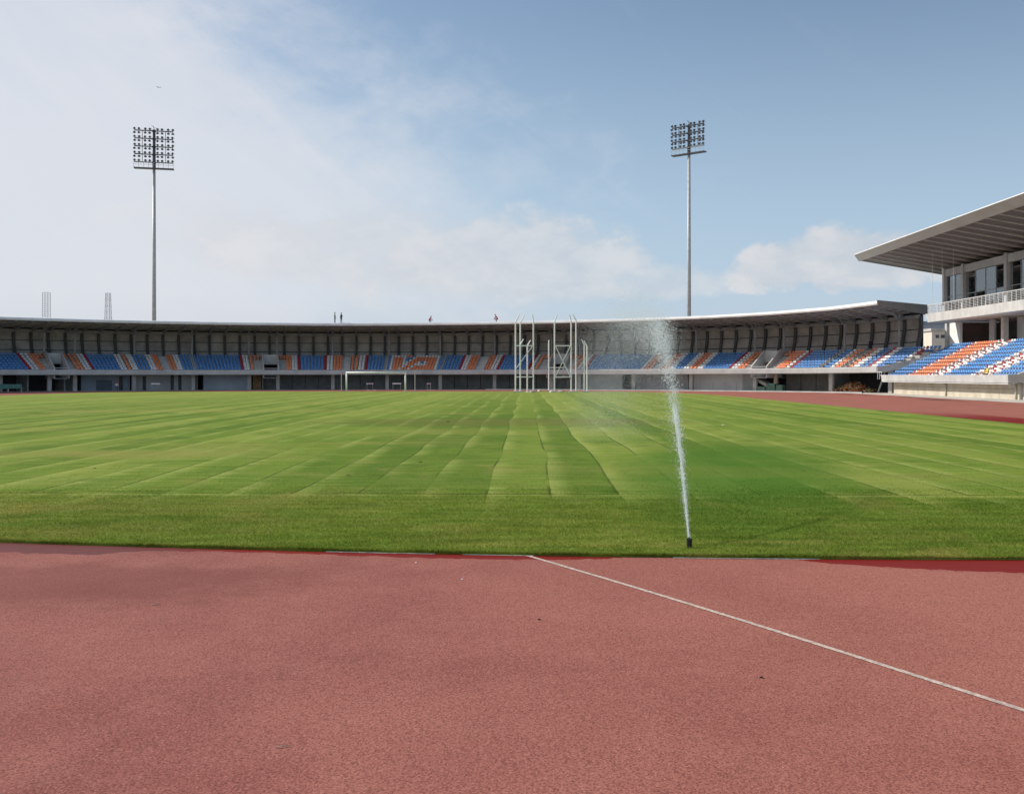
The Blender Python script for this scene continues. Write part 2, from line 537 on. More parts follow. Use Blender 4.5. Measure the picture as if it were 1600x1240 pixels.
    # blade-scale light and dark
    c = t.colmix(t.sstep(fine, 0.5, 0.32, 0.0, 0.45), c, (0.045, 0.070, 0.014))
    c = t.colmix(t.sstep(vfine, 0.52, 0.72, 0.0, 0.40), c, (0.30, 0.33, 0.10))
    c = t.colmix(1.0, c, (1.06, 1.15, 0.80), 'MULTIPLY')
    c = t.colmix(inner, c, t.colmix(1.0, c, (1.03, 1.08, 1.10), 'MULTIPLY'))
    return c, fine, vfine


def grass_material(name, blade):
    m = bpy.data.materials.new(name)
    m.use_nodes = True
    t = NT(m.node_tree)
    b = t.n['Principled BSDF']
    pos = t.node('ShaderNodeNewGeometry').outputs['Position']
    c, fine, vfine = grass_color(t, pos)
    if blade:
        c = t.colmix(1.0, c, (1.34, 1.22, 1.35), 'MULTIPLY')
    t.l.new(c, b.inputs['Base Color'])
    b.inputs['Roughness'].default_value = 0.95
    b.inputs['Specular IOR Level'].default_value = 0.04
    if not blade:
        bp = t.node('ShaderNodeBump')
        bp.inputs['Strength'].default_value = 0.7
        bp.inputs['Distance'].default_value = 0.02
        t.l.new(t.math('ADD', fine, t.math('MULTIPLY', vfine, 0.5)), bp.inputs['Height'])
        t.l.new(bp.outputs[0], b.inputs['Normal'])
    else:
        tr = t.node('ShaderNodeBsdfTranslucent')
        t.l.new(t.colmix(0.0, c, (1, 1, 1)), tr.inputs['Color'])
        ms = t.node('ShaderNodeMixShader')
        ms.inputs[0].default_value = 0.45
        t.l.new(b.outputs[0], ms.inputs[1])
        t.l.new(tr.outputs[0], ms.inputs[2])
        t.l.new(ms.outputs[0], t.n['Material Output'].inputs[0])
    return m


M_track = track_material()
M_grass = grass_material('turf', False)
M_blade = grass_material('grass_blade', True)

# centre and radii of the far bend of the stadium
CX, CY = -15.0, 71.0


def polar(th, r):
    return (CX + r * math.sin(th), CY + r * math.cos(th))


# base ground far beyond the stadium
tag(MB().box(-2500, 2500, -1500, 4000, -1.0, -0.012).build('ground', mat('dusty_ground', (0.30, 0.27, 0.22), 0.95, vary=0.2, scale=0.05)), kind='structure')

# concrete apron under the stands (a ring piece and the strip beside the main stand)
apr = [(60, -40), (60, 116)]
n = 60
for i in range(n + 1):
    th = R(56) + (R(-88) - R(56)) * i / n
    apr.append(polar(th, 87))
apr += [(-130, 70), (-130, -40)]
mb = MB()
mb.add([(x, y, 0.0) for x, y in apr], [tuple(range(len(apr)))])
M_apron = mat('apron_concrete', (0.50, 0.47, 0.42), 0.9, vary=0.16, scale=0.35, streak=0.0)
tag(mb.build('pavement', M_apron), kind='structure')

trk = [(37.2, -40), (37.2, 112)]
for i in range(n + 1):
    th = R(50.5) + (R(-85) - R(50.5)) * i / n
    trk.append(polar(th, 67.6))
trk += [(-82, 60), (-82, -40)]
mb = MB()
mb.add([(x, y, 0.006) for x, y in trk], [tuple(range(len(trk)))])
tag(mb.build('running_track', M_track), kind='structure')

# turf slab, 3 cm proud of the track
near = [(x, y_edge(x) + 0.012 * math.sin(x * 5.1) + 0.008 * math.sin(x * 13.7)) for x in np.linspace(-48, 20.2, 420)]
gr = list(near) + [(20.6, 14), (21.0, 40), (20.6, 70), (20.0, 95), (19.0, 106), (16.8, 114), (13, 119.5), (8, 122), (-30, 122.5), (-44, 121), (-50, 116), (-52, 108), (-52.5, 60), (-51, 40)]
mb = MB()
ng = len(gr)
mb.add([(x, y, 0.034) for x, y in gr], [tuple(range(ng))])
mb.add([(x, y, 0.034) for x, y in gr] + [(x, y, 0.0) for x, y in gr], [(i, i + ng, (i + 1) % ng + ng, (i + 1) % ng) for i in range(ng)])
tag(mb.build('pitch_turf', M_grass), kind='structure')

# white edge line that shows here and there under the turf, and the painted lane line
M_line = mat('white_line_paint', (0.60, 0.48, 0.41), 0.9, vary=0.22, scale=22, fine=0.7, spec=0.1)
M_edge = mat('worn_edge_paint', (0.62, 0.57, 0.54), 0.8, vary=0.25, scale=8, fine=0.5)


def strip(name, pts, w, z, m):
    mb_ = MB()
    L = []
    for i, p in enumerate(pts):
        a = Vector(pts[max(0, i - 1)])
        b = Vector(pts[min(len(pts) - 1, i + 1)])
        d = (b - a).normalized()
        nrm = Vector((-d.y, d.x)) * w / 2
        L.append((Vector(p) + nrm, Vector(p) - nrm))
    v = [(q.x, q.y, z) for ab in L for q in ab]
    mb_.add(v, [(2 * i, 2 * i + 1, 2 * i + 3, 2 * i + 2) for i in range(len(pts) - 1)])
    return tag(mb_.build(name, m), kind='structure')


for x0, x1 in ((-2.35, -1.05), (-0.72, 0.10), (1.7, 3.35)):
    strip('painted_edge_line', [(x, y_edge(x) - 0.018) for x in np.linspace(x0, x1, 12)], 0.05, 0.011, M_edge)
ln = []
for q in np.linspace(0, 1, 24):
    x = 0.04 + (3.12 - 0.04) * q
    y = 11.40 + (6.14 - 11.40) * q + 0.10 * math.sin(q * math.pi)
    ln.append((x, y))
ln += [(3.75, 5.0), (4.6, 3.2), (5.6, 0.5)]
strip('painted_lane_line', ln, 0.052, 0.011, M_line)
# faint lane line on the far straight
strip('painted_lane_line', [(px(1170, 119), 119.0), (px(1212, 117.5), 117.5)], 0.12, 0.011, M_line)
# pale drain kerb along the foot of the stands
mb = MB()
ths = np.linspace(R(8), R(52), 60)
pr = [(68.0, 0.0), (68.0, 0.13), (68.35, 0.13), (68.35, 0.0)]
vs_, fs_ = [], []
for th in ths:
    for r_, z_ in pr:
        vs_.append((*polar(th, r_), z_))
for i in range(len(ths) - 1):
    for k in range(3):
        fs_.append((4 * i + k, 4 * i + k + 1, 4 * i + 4 + k + 1, 4 * i + 4 + k))
mb.add(vs_, fs_)
tag(mb.build('kerb', M_conc_l), kind='structure')

# grass blades over the near turf
NB1, NB2 = 230000, 150000


def blades():
    ys = np.concatenate([RNG.uniform(10.9, 17.5, NB1), 17.5 + (RNG.random(NB2) ** 1.5) * 15])
    xs = RNG.uniform(-1, 1, len(ys)) * (ys * 0.545 + 0.8) - ys * 0.005
    e = EA + EB * xs + EC * xs * xs
    edge_n = 14000
    ex = RNG.uniform(-8, 7.5, edge_n)
    xs = np.concatenate([xs, ex])
    ys = np.concatenate([ys, EA + EB * ex + EC * ex * ex + RNG.exponential(0.03, edge_n) - 0.012])
    e = EA + EB * xs + EC * xs * xs
    keep = ys > e - 0.02
    xs, ys = xs[keep], ys[keep]
    n_ = len(xs)
    clump = 0.5 + 0.5 * np.sin(xs * 3.1 + np.sin(ys * 4.3) * 2) * np.sin(ys * 5.7 + np.sin(xs * 2.2) * 2)
    h = (0.016 + 0.020 * RNG.random(n_)) * (0.75 + 0.6 * clump) * np.interp(ys, [12, 14, 19, 32], [1.0, 0.9, 0.42, 0.3])
    wd = 0.0035 + 0.0035 * RNG.random(n_) + 0.0002 * (ys - 11)
    an = RNG.uniform(0, 2 * np.pi, n_)
    ln_ = RNG.normal(0, 0.55, (n_, 2)) * h[:, None]
    z0 = 0.030
    a = np.stack([xs - np.cos(an) * wd, ys - np.sin(an) * wd, np.full(n_, z0)], 1)
    b = np.stack([xs + np.cos(an) * wd, ys + np.sin(an) * wd, np.full(n_, z0)], 1)
    c = np.stack([xs + ln_[:, 0], ys + ln_[:, 1], z0 + h], 1)
    v = np.stack([a, b, c], 1).reshape(-1, 3)
    f = np.arange(n_ * 3).reshape(-1, 3)
    return np_mesh('grass_blades', v, f, M_blade)


tag(link('grass', blades()), 'short green grass blades along the near edge of the pitch', 'grass', kind='stuff')

# ------------------------------------------------------------------ curved grandstand
LT = np.radians([-90, -44.8, -29.6, -11.6, 3.3, 18.4, 33.4, 40.7, 47.7, 52.5, 60])
LV = [-0.4, -0.28, -0.20, -0.08, 0.08, 0.22, 0.34, 0.49, 0.74, 1.10, 1.6]
ZT = [0, 1.9, 2.8, 5.3, 9.5, 12]
ZV = [0, 0.19, 0.22, 0.43, 1.0, 1.0]


def P(th, r, z):
    """stadium coordinates -> world; the rim of the bowl climbs towards its right end"""
    L = float(np.interp(th, LT, LV))
    k = float(np.interp(z, ZT, ZV))
    return (CX + r * math.sin(th), CY + r * math.cos(th), z + L * k)


def th_of(x, r):
    """bearing at which photograph column x meets the ring of radius r"""
    k = (x - VX) / F
    a = k * k + 1
    b = -2 * (k * CX + CY)
    c = CX * CX + CY * CY - r * r
    d = (-b + math.sqrt(b * b - 4 * a * c)) / (2 * a)
    return math.atan2(k * d - CX, d - CY)


YCUT = 113.35                 # the bowl stops here, beside the main stand


def th_max(r):
    return math.acos((YCUT - CY) / r)


def cbox(mb_, t0, t1, r0, r1, z0, z1, seg=None, mi=0, skew=0.0):
    n_ = seg or max(1, int(abs(t1 - t0) / R(1.3)))
    v, f = [], []
    for i in range(n_ + 1):
        th = t0 + (t1 - t0) * i / n_
        for r_, z_ in ((r0, z0), (r0, z1), (r1, z1), (r1, z0)):
            v.append(P(th + skew * (r_ - r0), r_, z_))
    for i in range(n_):
        for k in range(4):
            a, b = 4 * i + k, 4 * i + (k + 1) % 4
            f.append((a, b, b + 4, a + 4))
    f.append((3, 2, 1, 0))
    f.append((4 * n_, 4 * n_ + 1, 4 * n_ + 2, 4 * n_ + 3))
    mb_.add(v, f, mi)
    return mb_


def loft(mb_, prof, t0, t1, seg=None, caps=True, mi=0):
    n_ = seg or max(1, int(abs(t1 - t0) / R(1.2)))
    k = len(prof)
    v, f = [], []
    for i in range(n_ + 1):
        th = t0 + (t1 - t0) * i / n_
        v += [P(min(th, th_max(r_)), r_, z_) for r_, z_ in prof]
    for i in range(n_):
        for j in range(k):
            a, b = k * i + j, k * i + (j + 1) % k
            f.append((a, b, b + k, a + k))
    if caps:
        f.append(tuple(reversed(range(k))))
        f.append(tuple(range(n_ * k, n_ * k + k)))
    mb_.add(v, f, mi)
    return mb_


TL = R(-64)                   # left end (out of the frame)
ROWS, RD, RH = 7, 0.86, 0.315
R0 = 70.35                    # front of the first row


def row_z(i):
    return 2.70 + RH * i


cg = empty('curved_grandstand')
tag(cg, 'long curved open grandstand with blue and orange seats under a low grey roof', 'grandstand')

# colour bands of the seating, by photograph column at the front row
BANDS = [(-330, 'B'), (45, 'R'), (49, 'W'), (62, 'O'), (72, 'V'), (119, 'O'), (133, 'W'), (144, 'R'), (147.5, 'B'), (189, 'W'), (199.5, 'O'), (207.5, 'W'),
         (216.5, 'B'), (236, 'W'), (245.5, 'O'), (255, 'A'), (267, 'O'), (277.5, 'W'), (286.5, 'B'), (303, 'A'), (307.5, 'B'), (377.5, 'R'), (382, 'W'),
         (391, 'O'), (399, 'V'), (448, 'O'), (456.5, 'W'), (465.5, 'R'), (470, 'B'), (506, 'R'), (510, 'W'), (520.5, 'O'), (534.5, 'A'), (546.5, 'O'),
         (559.5, 'W'), (569, 'R'), (573.5, 'B'), (599, 'A'), (604, 'B'), (607.5, 'L'), (682, 'B'), (687, 'A'), (690.5, 'B'), (716.5, 'R'), (720, 'W'),
         (728.5, 'O'), (741.5, 'A'), (756.5, 'O'), (766, 'W'), (775.5, 'R'), (779.5, 'B'), (823, 'R'), (827, 'W'), (833.5, 'O'), (841, 'V'), (895, 'O'),
         (900.5, 'W'), (912, 'R'), (917, 'B'), (1000, 'W'), (1007, 'O'), (1018, 'A'), (1032.5, 'O'), (1044, 'W'), (1053, 'B'), (1068, 'W'), (1077, 'O'),
         (1089, 'W'), (1097.5, 'B'), (1138, 'R'), (1142, 'W'), (1151.5, 'O'), (1163, 'V'), (1212, 'O'), (1226, 'W'), (1234, 'R'), (1239, 'B'), (1281, 'A'),
         (1287, 'B'), (1296, 'W'), (1304, 'O'), (1316, 'A'), (1325, 'O'), (1333, 'W'), (1342, 'B'), (1356, 'R'), (1361, 'W'), (1370, 'B'), (1397, 'W'),
         (1404, 'R'), (1409, 'B'), (1500, None)]
LOGO = ['WOOWOOWOOOOOOOOW', 'WOOOWOOWOOOOOOOW', 'WOOOWWOOWWWWOOOW', 'WOOOWWOOOWBWOOOW', 'WOOOWBWOOOOOOOOW', 'WOOOWBBWOOOOOOOW', 'WWWWWOOBWWWWWWWW']

seats = []                    # (theta, r, z, colour, logo flag)
aisles, vomits = [], []
for (x0, code), (x1, _) in zip(BANDS, BANDS[1:]):
    ta, tb = th_of(x0, R0 + 0.4), th_of(x1, R0 + 0.4)
    arc = (tb - ta) * (R0 + 0.4)
    if code == 'A':
        aisles.append((ta, tb))
        continue
    if code == 'V':
        vomits.append((ta, tb))
        nn = max(1, round(arc / 0.47))
        for i in range(ROWS):
            for k in range(nn):
                q = (k + 0.5) / nn
                if (q < 0.27 or q > 0.73) and i >= 5:
                    seats.append((ta + (tb - ta) * q, i, 'O'))
        continue
    nn = 16 if code == 'L' else max(1, round(arc / 0.47))
    for i in range(ROWS):
        for k in range(nn):
            c_ = LOGO[i][k] if code == 'L' else code
            th = ta + (tb - ta) * (k + 0.5) / nn
            if th < th_max(R0 + RD * i + 0.4) - R(0.3):
                seats.append((th, i, c_))
TR = R(57.5)                  # right end of the seating, cut square to the main stand

# stepped terrace; at the gangway mouths the lower steps are left open
prof_full = []
for i in range(ROWS):
    prof_full += [(R0 + RD * i, row_z(i)), (R0 + RD * (i + 1), row_z(i))]
RB = R0 + RD * ROWS
prof_full += [(RB + 1.2, row_z(ROWS - 1)), (RB + 1.2, row_z(ROWS - 1) - 0.5), (R0 + 0.3, 2.15), (R0, 2.15)]
cuts = []
for ta, tb in vomits:
    cuts.append((ta + (tb - ta) * 0.27, ta + (tb - ta) * 0.73))
edges = [TL] + [e for c in cuts for e in c] + [TR]
mb = MB()
for a, b in zip(edges[0::2], edges[1::2]):
    loft(mb, prof_full, a, b)
tier = mb.build('seating_tier', M_conc, cg)
for a, b in cuts:
    mb = MB()
    cbox(mb, a, b, R0 + 4.0, RB + 1.2, 3.62, 5.05)
    mb.build('gangway_lintel', M_conc_l, cg)
    mb = MB()
    for s0, s1 in ((a - R(0.10), a + R(0.02)), (b - R(0.02), b + R(0.10))):
        v = []
        for th in (s0, s1):
            v += [P(th, R0 + 0.05, 1.7), P(th, R0 + 4.3, 1.7), P(th, R0 + 4.3, 5.16), P(th, R0 + 3.9, 5.16), P(th, R0 + 0.05, 3.05)]
        mb.add(v, [(4, 3, 2, 1, 0), (5, 6, 7, 8, 9), (0, 1, 6, 5), (1, 2, 7, 6), (2, 3, 8, 7), (3, 4, 9, 8), (4, 0, 5, 9)])
    mb.build('gangway_side_wall', M_conc_l, cg)
    mb = MB()
    cbox(mb, a, b, R0 + 0.02, R0 + 0.12, 3.0, 3.06)
    cbox(mb, a, b, R0 + 0.02, R0 + 0.12, 2.75, 2.80)
    mb.build('gangway_rail', M_rust, cg)
    mb = MB()
    cbox(mb, a, b, R0 + 0.3, RB + 1.5, 1.62, 1.70)
    mb.build('gangway_floor', M_conc, cg)
# gangway steps: two half steps in each row of each aisle, one part each
for ta, tb in aisles:
    mb = MB()
    for i in range(ROWS):
        cbox(mb, ta + R(0.02), tb - R(0.02), R0 + RD * i + 0.45, R0 + RD * (i + 1) + 0.01, row_z(i), row_z(i) + RH / 2, seg=2)
        cbox(mb, ta, ta + R(0.035), R0 + RD * i + 0.02, R0 + RD * (i + 1) + 0.02, row_z(i), row_z(i) + 0.33, seg=1)
        cbox(mb, tb - R(0.035), tb, R0 + RD * i + 0.02, R0 + RD * (i + 1) + 0.02, row_z(i), row_z(i) + 0.33, seg=1)
    mb.build('aisle_steps', M_conc_l, cg)
# front beam
mb = MB()
loft(mb, [(69.75, 2.20), (69.75, 2.72), (69.83, 2.80), (70.34, 2.80), (70.34, 2.12), (69.85, 2.12)], TL, R(58))
mb.build('front_beam', M_conc_l, cg)
# low upstand at the right end that follows the slope of the seats
mb = MB()
v = []
for dy in (0.0, -0.14):
    for r_, z0, z1 in ((69.8, 2.12, 2.70), (RB + 1.2, 3.2, row_z(6) - 0.02)):
        for z in (z0, z1):
            p = P(th_max(r_), r_, z)
            v.append((p[0], p[1] - 0.005 + dy, p[2]))
mb.add(v, [(0, 2, 3, 1), (4, 5, 7, 6), (0, 1, 5, 4), (2, 6, 7, 3), (1, 3, 7, 5), (0, 4, 6, 2)])
mb.build('end_upstand', M_conc, cg)


# ---- one seat shape, a shell with a pan, a raked back and a foot
def seat_geo():
    s = MB()
    w = 0.200
    s.hexa([(-w, -0.22, 0.17), (w, -0.22, 0.17), (w, 0.17, 0.15), (-w, 0.17, 0.15), (-w, -0.22, 0.225), (w, -0.22, 0.225), (w, 0.17, 0.20), (-w, 0.17, 0.20)])
    s.hexa([(-w, 0.13, 0.17), (w, 0.13, 0.17), (w, 0.19, 0.17), (-w, 0.19, 0.17), (-w * 0.86, 0.19, 0.43), (w * 0.86, 0.19, 0.43), (w * 0.86, 0.23, 0.42), (-w * 0.86, 0.23, 0.42)])
    s.hexa([(-0.06, 0.02, 0.0), (0.06, 0.02, 0.0), (0.06, 0.12, 0.0), (-0.06, 0.12, 0.0), (-0.06, 0.02, 0.16), (0.06, 0.02, 0.16), (0.06, 0.12, 0.16), (-0.06, 0.12, 0.16)])
    return np.array(s.v), s.f


SV, SF = seat_geo()
SEATMESH = {}
for c_ in SEATC:
    me = bpy.data.meshes.new(c_ + '_seat')
    me.from_pydata([tuple(v) for v in SV], [], SF)
    me.materials.append(SEATM[c_])
    SEATMESH[c_] = me


def place_seats(items, parent, single):
    """items: (x, y, z, rz, colour); the `single` nearest become parts, the rest one mass"""
    items = sorted(items, key=lambda s: s[0] ** 2 + s[1] ** 2)
    for x, y, z, rz, c in items[:single]:
        o = bpy.data.objects.new('seat', SEATMESH[c])
        COL.objects.link(o)
        o.location = (x, y, z)
        o.rotation_euler = (0, 0, rz)
        o.parent = parent
    rest = items[single:]
    if not rest:
        return
    a = np.array([[s[0], s[1], s[2], s[3]] for s in rest])
    ca, sa = np.cos(a[:, 3]), np.sin(a[:, 3])
    vx = a[:, None, 0] + SV[None, :, 0] * ca[:, None] - SV[None, :, 1] * sa[:, None]
    vy = a[:, None, 1] + SV[None, :, 0] * sa[:, None] + SV[None, :, 1] * ca[:, None]
    vz = a[:, None, 2] + SV[None, :, 2]
    v = np.stack([vx, vy, vz], 2).reshape(-1, 3)
    f0 = np.array(SF)
    f = (f0[None] + (np.arange(len(rest)) * len(SV))[:, None, None]).reshape(-1, 4)
    mi = np.repeat([SEATC.index(s[4]) for s in rest], len(SF))
    me = np_mesh('seat_rows', v, f, [SEATM[c] for c in SEATC], mi)
    o = link('seat_rows', me, parent)
    o['kind'] = 'stuff'


items = []
for th, i, c_ in seats:
    x, y, z = P(th, R0 + RD * i + 0.50, row_z(i))
    items.append((x, y, z, -th + random.uniform(-0.02, 0.02), c_))
place_seats(items, cg, 300)

# ---- back wall: dark ribs and bowed cladding panels between them
PIT = R(1.545)
TW = th_of(1440, 79.2)       # right end of the back wall
WZ = [4.15, 5.0, 5.9, 6.8, 7.6, 8.25]
WR = [78.2, 78.45, 78.85, 79.15, 79.22, 79.05]


def wall_r(z):
    return float(np.interp(z, WZ, WR))


nrib = int((TW - TL) / PIT)
rib_th = [TW - k * PIT for k in range(nrib + 1)]
for k, th in enumerate(rib_th):
    mb = MB()
    v, f = [], []
    w = R(0.125)
    for z in WZ:
        r_ = wall_r(z)
        v += [P(th - w, r_ - 0.34, z), P(th + w, r_ - 0.34, z), P(th + w, r_ + 0.1, z), P(th - w, r_ + 0.1, z)]
    for i in range(len(WZ) - 1):
        for j in range(4):
            a, b = 4 * i + j, 4 * i + (j + 1) % 4
            f.append((a, b, b + 4, a + 4))
    f += [(3, 2, 1, 0), tuple(range(len(v) - 4, len(v)))]
    mb.add(v, f)
    mb.build('wall_rib', M_rib, cg)
    if k == len(rib_th) - 1:
        break
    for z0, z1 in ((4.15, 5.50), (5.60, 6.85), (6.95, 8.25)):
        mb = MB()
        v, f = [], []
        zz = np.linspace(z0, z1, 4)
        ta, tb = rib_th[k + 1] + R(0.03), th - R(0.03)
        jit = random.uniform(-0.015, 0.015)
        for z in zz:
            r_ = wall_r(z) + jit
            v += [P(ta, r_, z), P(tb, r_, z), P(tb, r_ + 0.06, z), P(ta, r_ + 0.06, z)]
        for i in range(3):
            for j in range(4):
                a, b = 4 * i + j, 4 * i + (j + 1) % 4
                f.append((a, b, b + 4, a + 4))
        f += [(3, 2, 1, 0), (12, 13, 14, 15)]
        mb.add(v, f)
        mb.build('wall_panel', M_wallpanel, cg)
# outer skin behind the panels so no daylight leaks through the joints
mb = MB()
loft(mb, [(79.5, 0.0), (79.5, 8.6), (79.6, 8.6), (79.6, 0.0)], TL, TW)
mb.build('outer_skin', M_rib, cg)
# wall-head beam
mb = MB()
cbox(mb, TL, TW, 78.55, 78.95, 8.02, 8.42)
mb.build('head_beam', M_steel, cg)

# ---- roof
RT0 = th_of(1370, 70)
RF, RR = 70, 80.35
SK = 0.0


def roof_ring(mb_, prof, t0, t1, seg=90):
    k = len(prof)
    v, f = [], []
    for i in range(seg + 1):
        th = t0 + (t1 - t0) * i / seg
        sk = SK * (i / seg)
        v += [P(th + sk * (r_ - RF), r_, z_) for r_, z_ in prof]
    for i in range(seg):
        for j in range(k):
            a, b = k * i + j, k * i + (j + 1) % k
            f.append((a, b, b + k, a + k))
    f.append(tuple(reversed(range(k))))
    f.append(tuple(range(seg * k, seg * k + k)))
    mb_.add(v, f)


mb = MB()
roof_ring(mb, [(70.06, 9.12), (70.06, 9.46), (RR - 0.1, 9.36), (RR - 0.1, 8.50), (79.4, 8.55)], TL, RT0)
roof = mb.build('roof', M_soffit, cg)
mb = MB()
roof_ring(mb, [(69.92, 9.12), (69.86, 9.26), (70.0, 9.50), (70.3, 9.56), (RR + 0.05, 9.46), (RR + 0.05, 9.37), (70.1, 9.465), (70.055, 9.10)], TL, RT0 + R(0.05))
mb.build('roof_edge_trim', M_roof, roof)
# gable end board
mb = MB()
v = []
for dt in (R(0.055), R(0.17)):
    for r_, z0, z1 in ((69.86, 9.06, 9.58), (RR + 0.06, 8.42, 9.49)):
        v += [P(RT0 + SK * (r_ - RF) + dt, r_, z0), P(RT0 + SK * (r_ - RF) + dt, r_, z1)]
mb.add(v, [(0, 2, 3, 1), (4, 5, 7, 6), (0, 1, 5, 4), (2, 6, 7, 3), (1, 3, 7, 5), (0, 4, 6, 2)])
mb.build('gable_board', M_fascia, roof)
# radial roof beams, tapering to the front
for th in [t_ for t_ in rib_th if t_ < RT0 - R(0.3)]:
    w = R(0.10)
    pts = [(70.25, 9.02, 9.11), (73.5, 8.72, 8.92), (76.5, 8.42, 8.74), (78.5, 8.12, 8.60)]
    v, f = [], []
    for r_, z0, z1 in pts:
        v += [P(th - w, r_, z0), P(th + w, r_, z0), P(th + w, r_, z1 + 0.02), P(th - w, r_, z1 + 0.02)]
    for i in range(len(pts) - 1):
        for j in range(4):
            a, b = 4 * i + j, 4 * i + (j + 1) % 4
            f.append((a, b, b + 4, a + 4))
    f += [(3, 2, 1, 0), (12, 13, 14, 15)]
    mb = MB()
    mb.add(v, f)
    mb.build('roof_beam', M_steel, roof)
# soffit purlins
for r_ in (71.6, 73.4, 75.2, 77):
    zz = 9.12 + (8.55 - 9.12) * (r_ - 70.06) / (79.4 - 70.06)
    mb = MB()
    cbox(mb, TL, RT0 - R(0.2), r_, r_ + 0.16, zz - 0.13, zz + 0.03)
    mb.build('purlin', M_steel, roof)

# ---- roof columns
for x in (-190, -110, -20, 69, 117, 210, 300, 389, 433, 520, 608, 688, 773, 862, 906, 990, 1088, 1180, 1225, 1320, 1405):
    th = th_of(x, 77.3)
    mb = MB()
    a, b = P(th, 77.3, row_z(6) + 0.02), P(th, 77.3, 8.62)
    mb.tube(a, b, 0.15, 0.15, 10)
    # haunch up to the roof
    c = P(th, 75.6, 8.74)
    d = P(th, 77.3, 7.95)
    mb.bar(d, c, 0.16, 0.22)
    e = Vector(a)
    mb.box(e.x - 0.22, e.x + 0.22, e.y - 0.22, e.y + 0.22, e.z - 0.02, e.z + 0.12)
    mb.build('roof_column', M_steel, cg)

# ---- ground storey
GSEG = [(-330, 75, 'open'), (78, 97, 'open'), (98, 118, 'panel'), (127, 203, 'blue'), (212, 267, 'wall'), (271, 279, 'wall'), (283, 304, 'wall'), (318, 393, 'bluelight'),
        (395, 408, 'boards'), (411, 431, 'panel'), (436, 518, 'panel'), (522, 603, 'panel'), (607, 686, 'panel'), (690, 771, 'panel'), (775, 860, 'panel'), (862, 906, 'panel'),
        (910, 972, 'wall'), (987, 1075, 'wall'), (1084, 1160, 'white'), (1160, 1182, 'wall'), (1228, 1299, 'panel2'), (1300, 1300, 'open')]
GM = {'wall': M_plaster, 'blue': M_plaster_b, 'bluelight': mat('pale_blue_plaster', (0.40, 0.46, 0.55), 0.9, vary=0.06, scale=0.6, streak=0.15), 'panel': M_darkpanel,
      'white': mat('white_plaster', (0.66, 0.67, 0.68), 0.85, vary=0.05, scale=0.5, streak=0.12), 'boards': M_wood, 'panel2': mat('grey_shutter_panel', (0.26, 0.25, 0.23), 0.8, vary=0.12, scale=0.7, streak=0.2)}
RW = 73
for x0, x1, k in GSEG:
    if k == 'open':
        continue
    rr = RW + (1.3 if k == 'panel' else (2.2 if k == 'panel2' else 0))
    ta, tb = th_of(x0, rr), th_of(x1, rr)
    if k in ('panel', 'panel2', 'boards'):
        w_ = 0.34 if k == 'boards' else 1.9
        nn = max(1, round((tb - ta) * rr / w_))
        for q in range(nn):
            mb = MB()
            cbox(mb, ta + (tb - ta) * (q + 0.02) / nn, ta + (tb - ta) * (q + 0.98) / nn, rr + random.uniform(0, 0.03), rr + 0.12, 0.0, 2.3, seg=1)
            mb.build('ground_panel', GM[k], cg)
    else:
        mb = MB()
        cbox(mb, ta, tb, rr, rr + 0.2, 0.0, 2.5)
        mb.build('ground_wall', GM[k], cg)
# shutter and doors in the left walls
th0, th1 = th_of(150, RW), th_of(175, RW)
for q in range(9):
    mb = MB()
    cbox(mb, th0, th1, RW - 0.05, RW + 0.02, 0.02 + q * 0.155, 0.165 + q * 0.155, seg=2)
    mb.build('shutter_slat', mat('dark_blue_shutter', (0.10, 0.14, 0.18), 0.6), cg)
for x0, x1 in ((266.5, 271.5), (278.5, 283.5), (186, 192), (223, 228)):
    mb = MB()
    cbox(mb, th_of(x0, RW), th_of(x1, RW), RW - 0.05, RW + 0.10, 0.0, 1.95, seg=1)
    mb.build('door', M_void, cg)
# low wall and rail posts in front of the white walls on the right
for x in (918, 944, 972, 1000, 1037, 1075, 1094, 1114, 1133, 1151):
    a = P(th_of(x, 71.2), 71.2, 0)
    mb = MB()
    mb.tube(a, (a[0], a[1], 1.1), 0.035, 0.035, 6)
    mb.build('fence_post', M_steel, cg)
# rear wall and back floor that close the unlit store-rooms
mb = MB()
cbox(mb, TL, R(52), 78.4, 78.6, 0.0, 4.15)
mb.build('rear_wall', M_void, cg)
# cross walls
for x in (-150, 40, 98, 127, 204, 212, 306, 318, 409, 1083, 1160, 1299):
    th = th_of(x, 74)
    mb = MB()
    cbox(mb, th, th + R(0.12), 73.25, 78.4, 0.0, 2.55, seg=1)
    mb.build('cross_wall', M_plaster, cg)
# columns under the front beam
for x in (-160, -80, 0, 77, 117, 209, 302, 389, 434, 520, 605, 688, 773, 862, 905, 990, 1080, 1180, 1299, 1392):
    a = P(th_of(x, 71.6), 71.6, 0)
    th = th_of(x, 71.6)
    mb = MB()
    w = R(0.19)
    cbox(mb, th - w, th + w, 71.4, 71.85, 0.0, 2.3, seg=1)
    mb.build('ground_column', M_conc, cg)
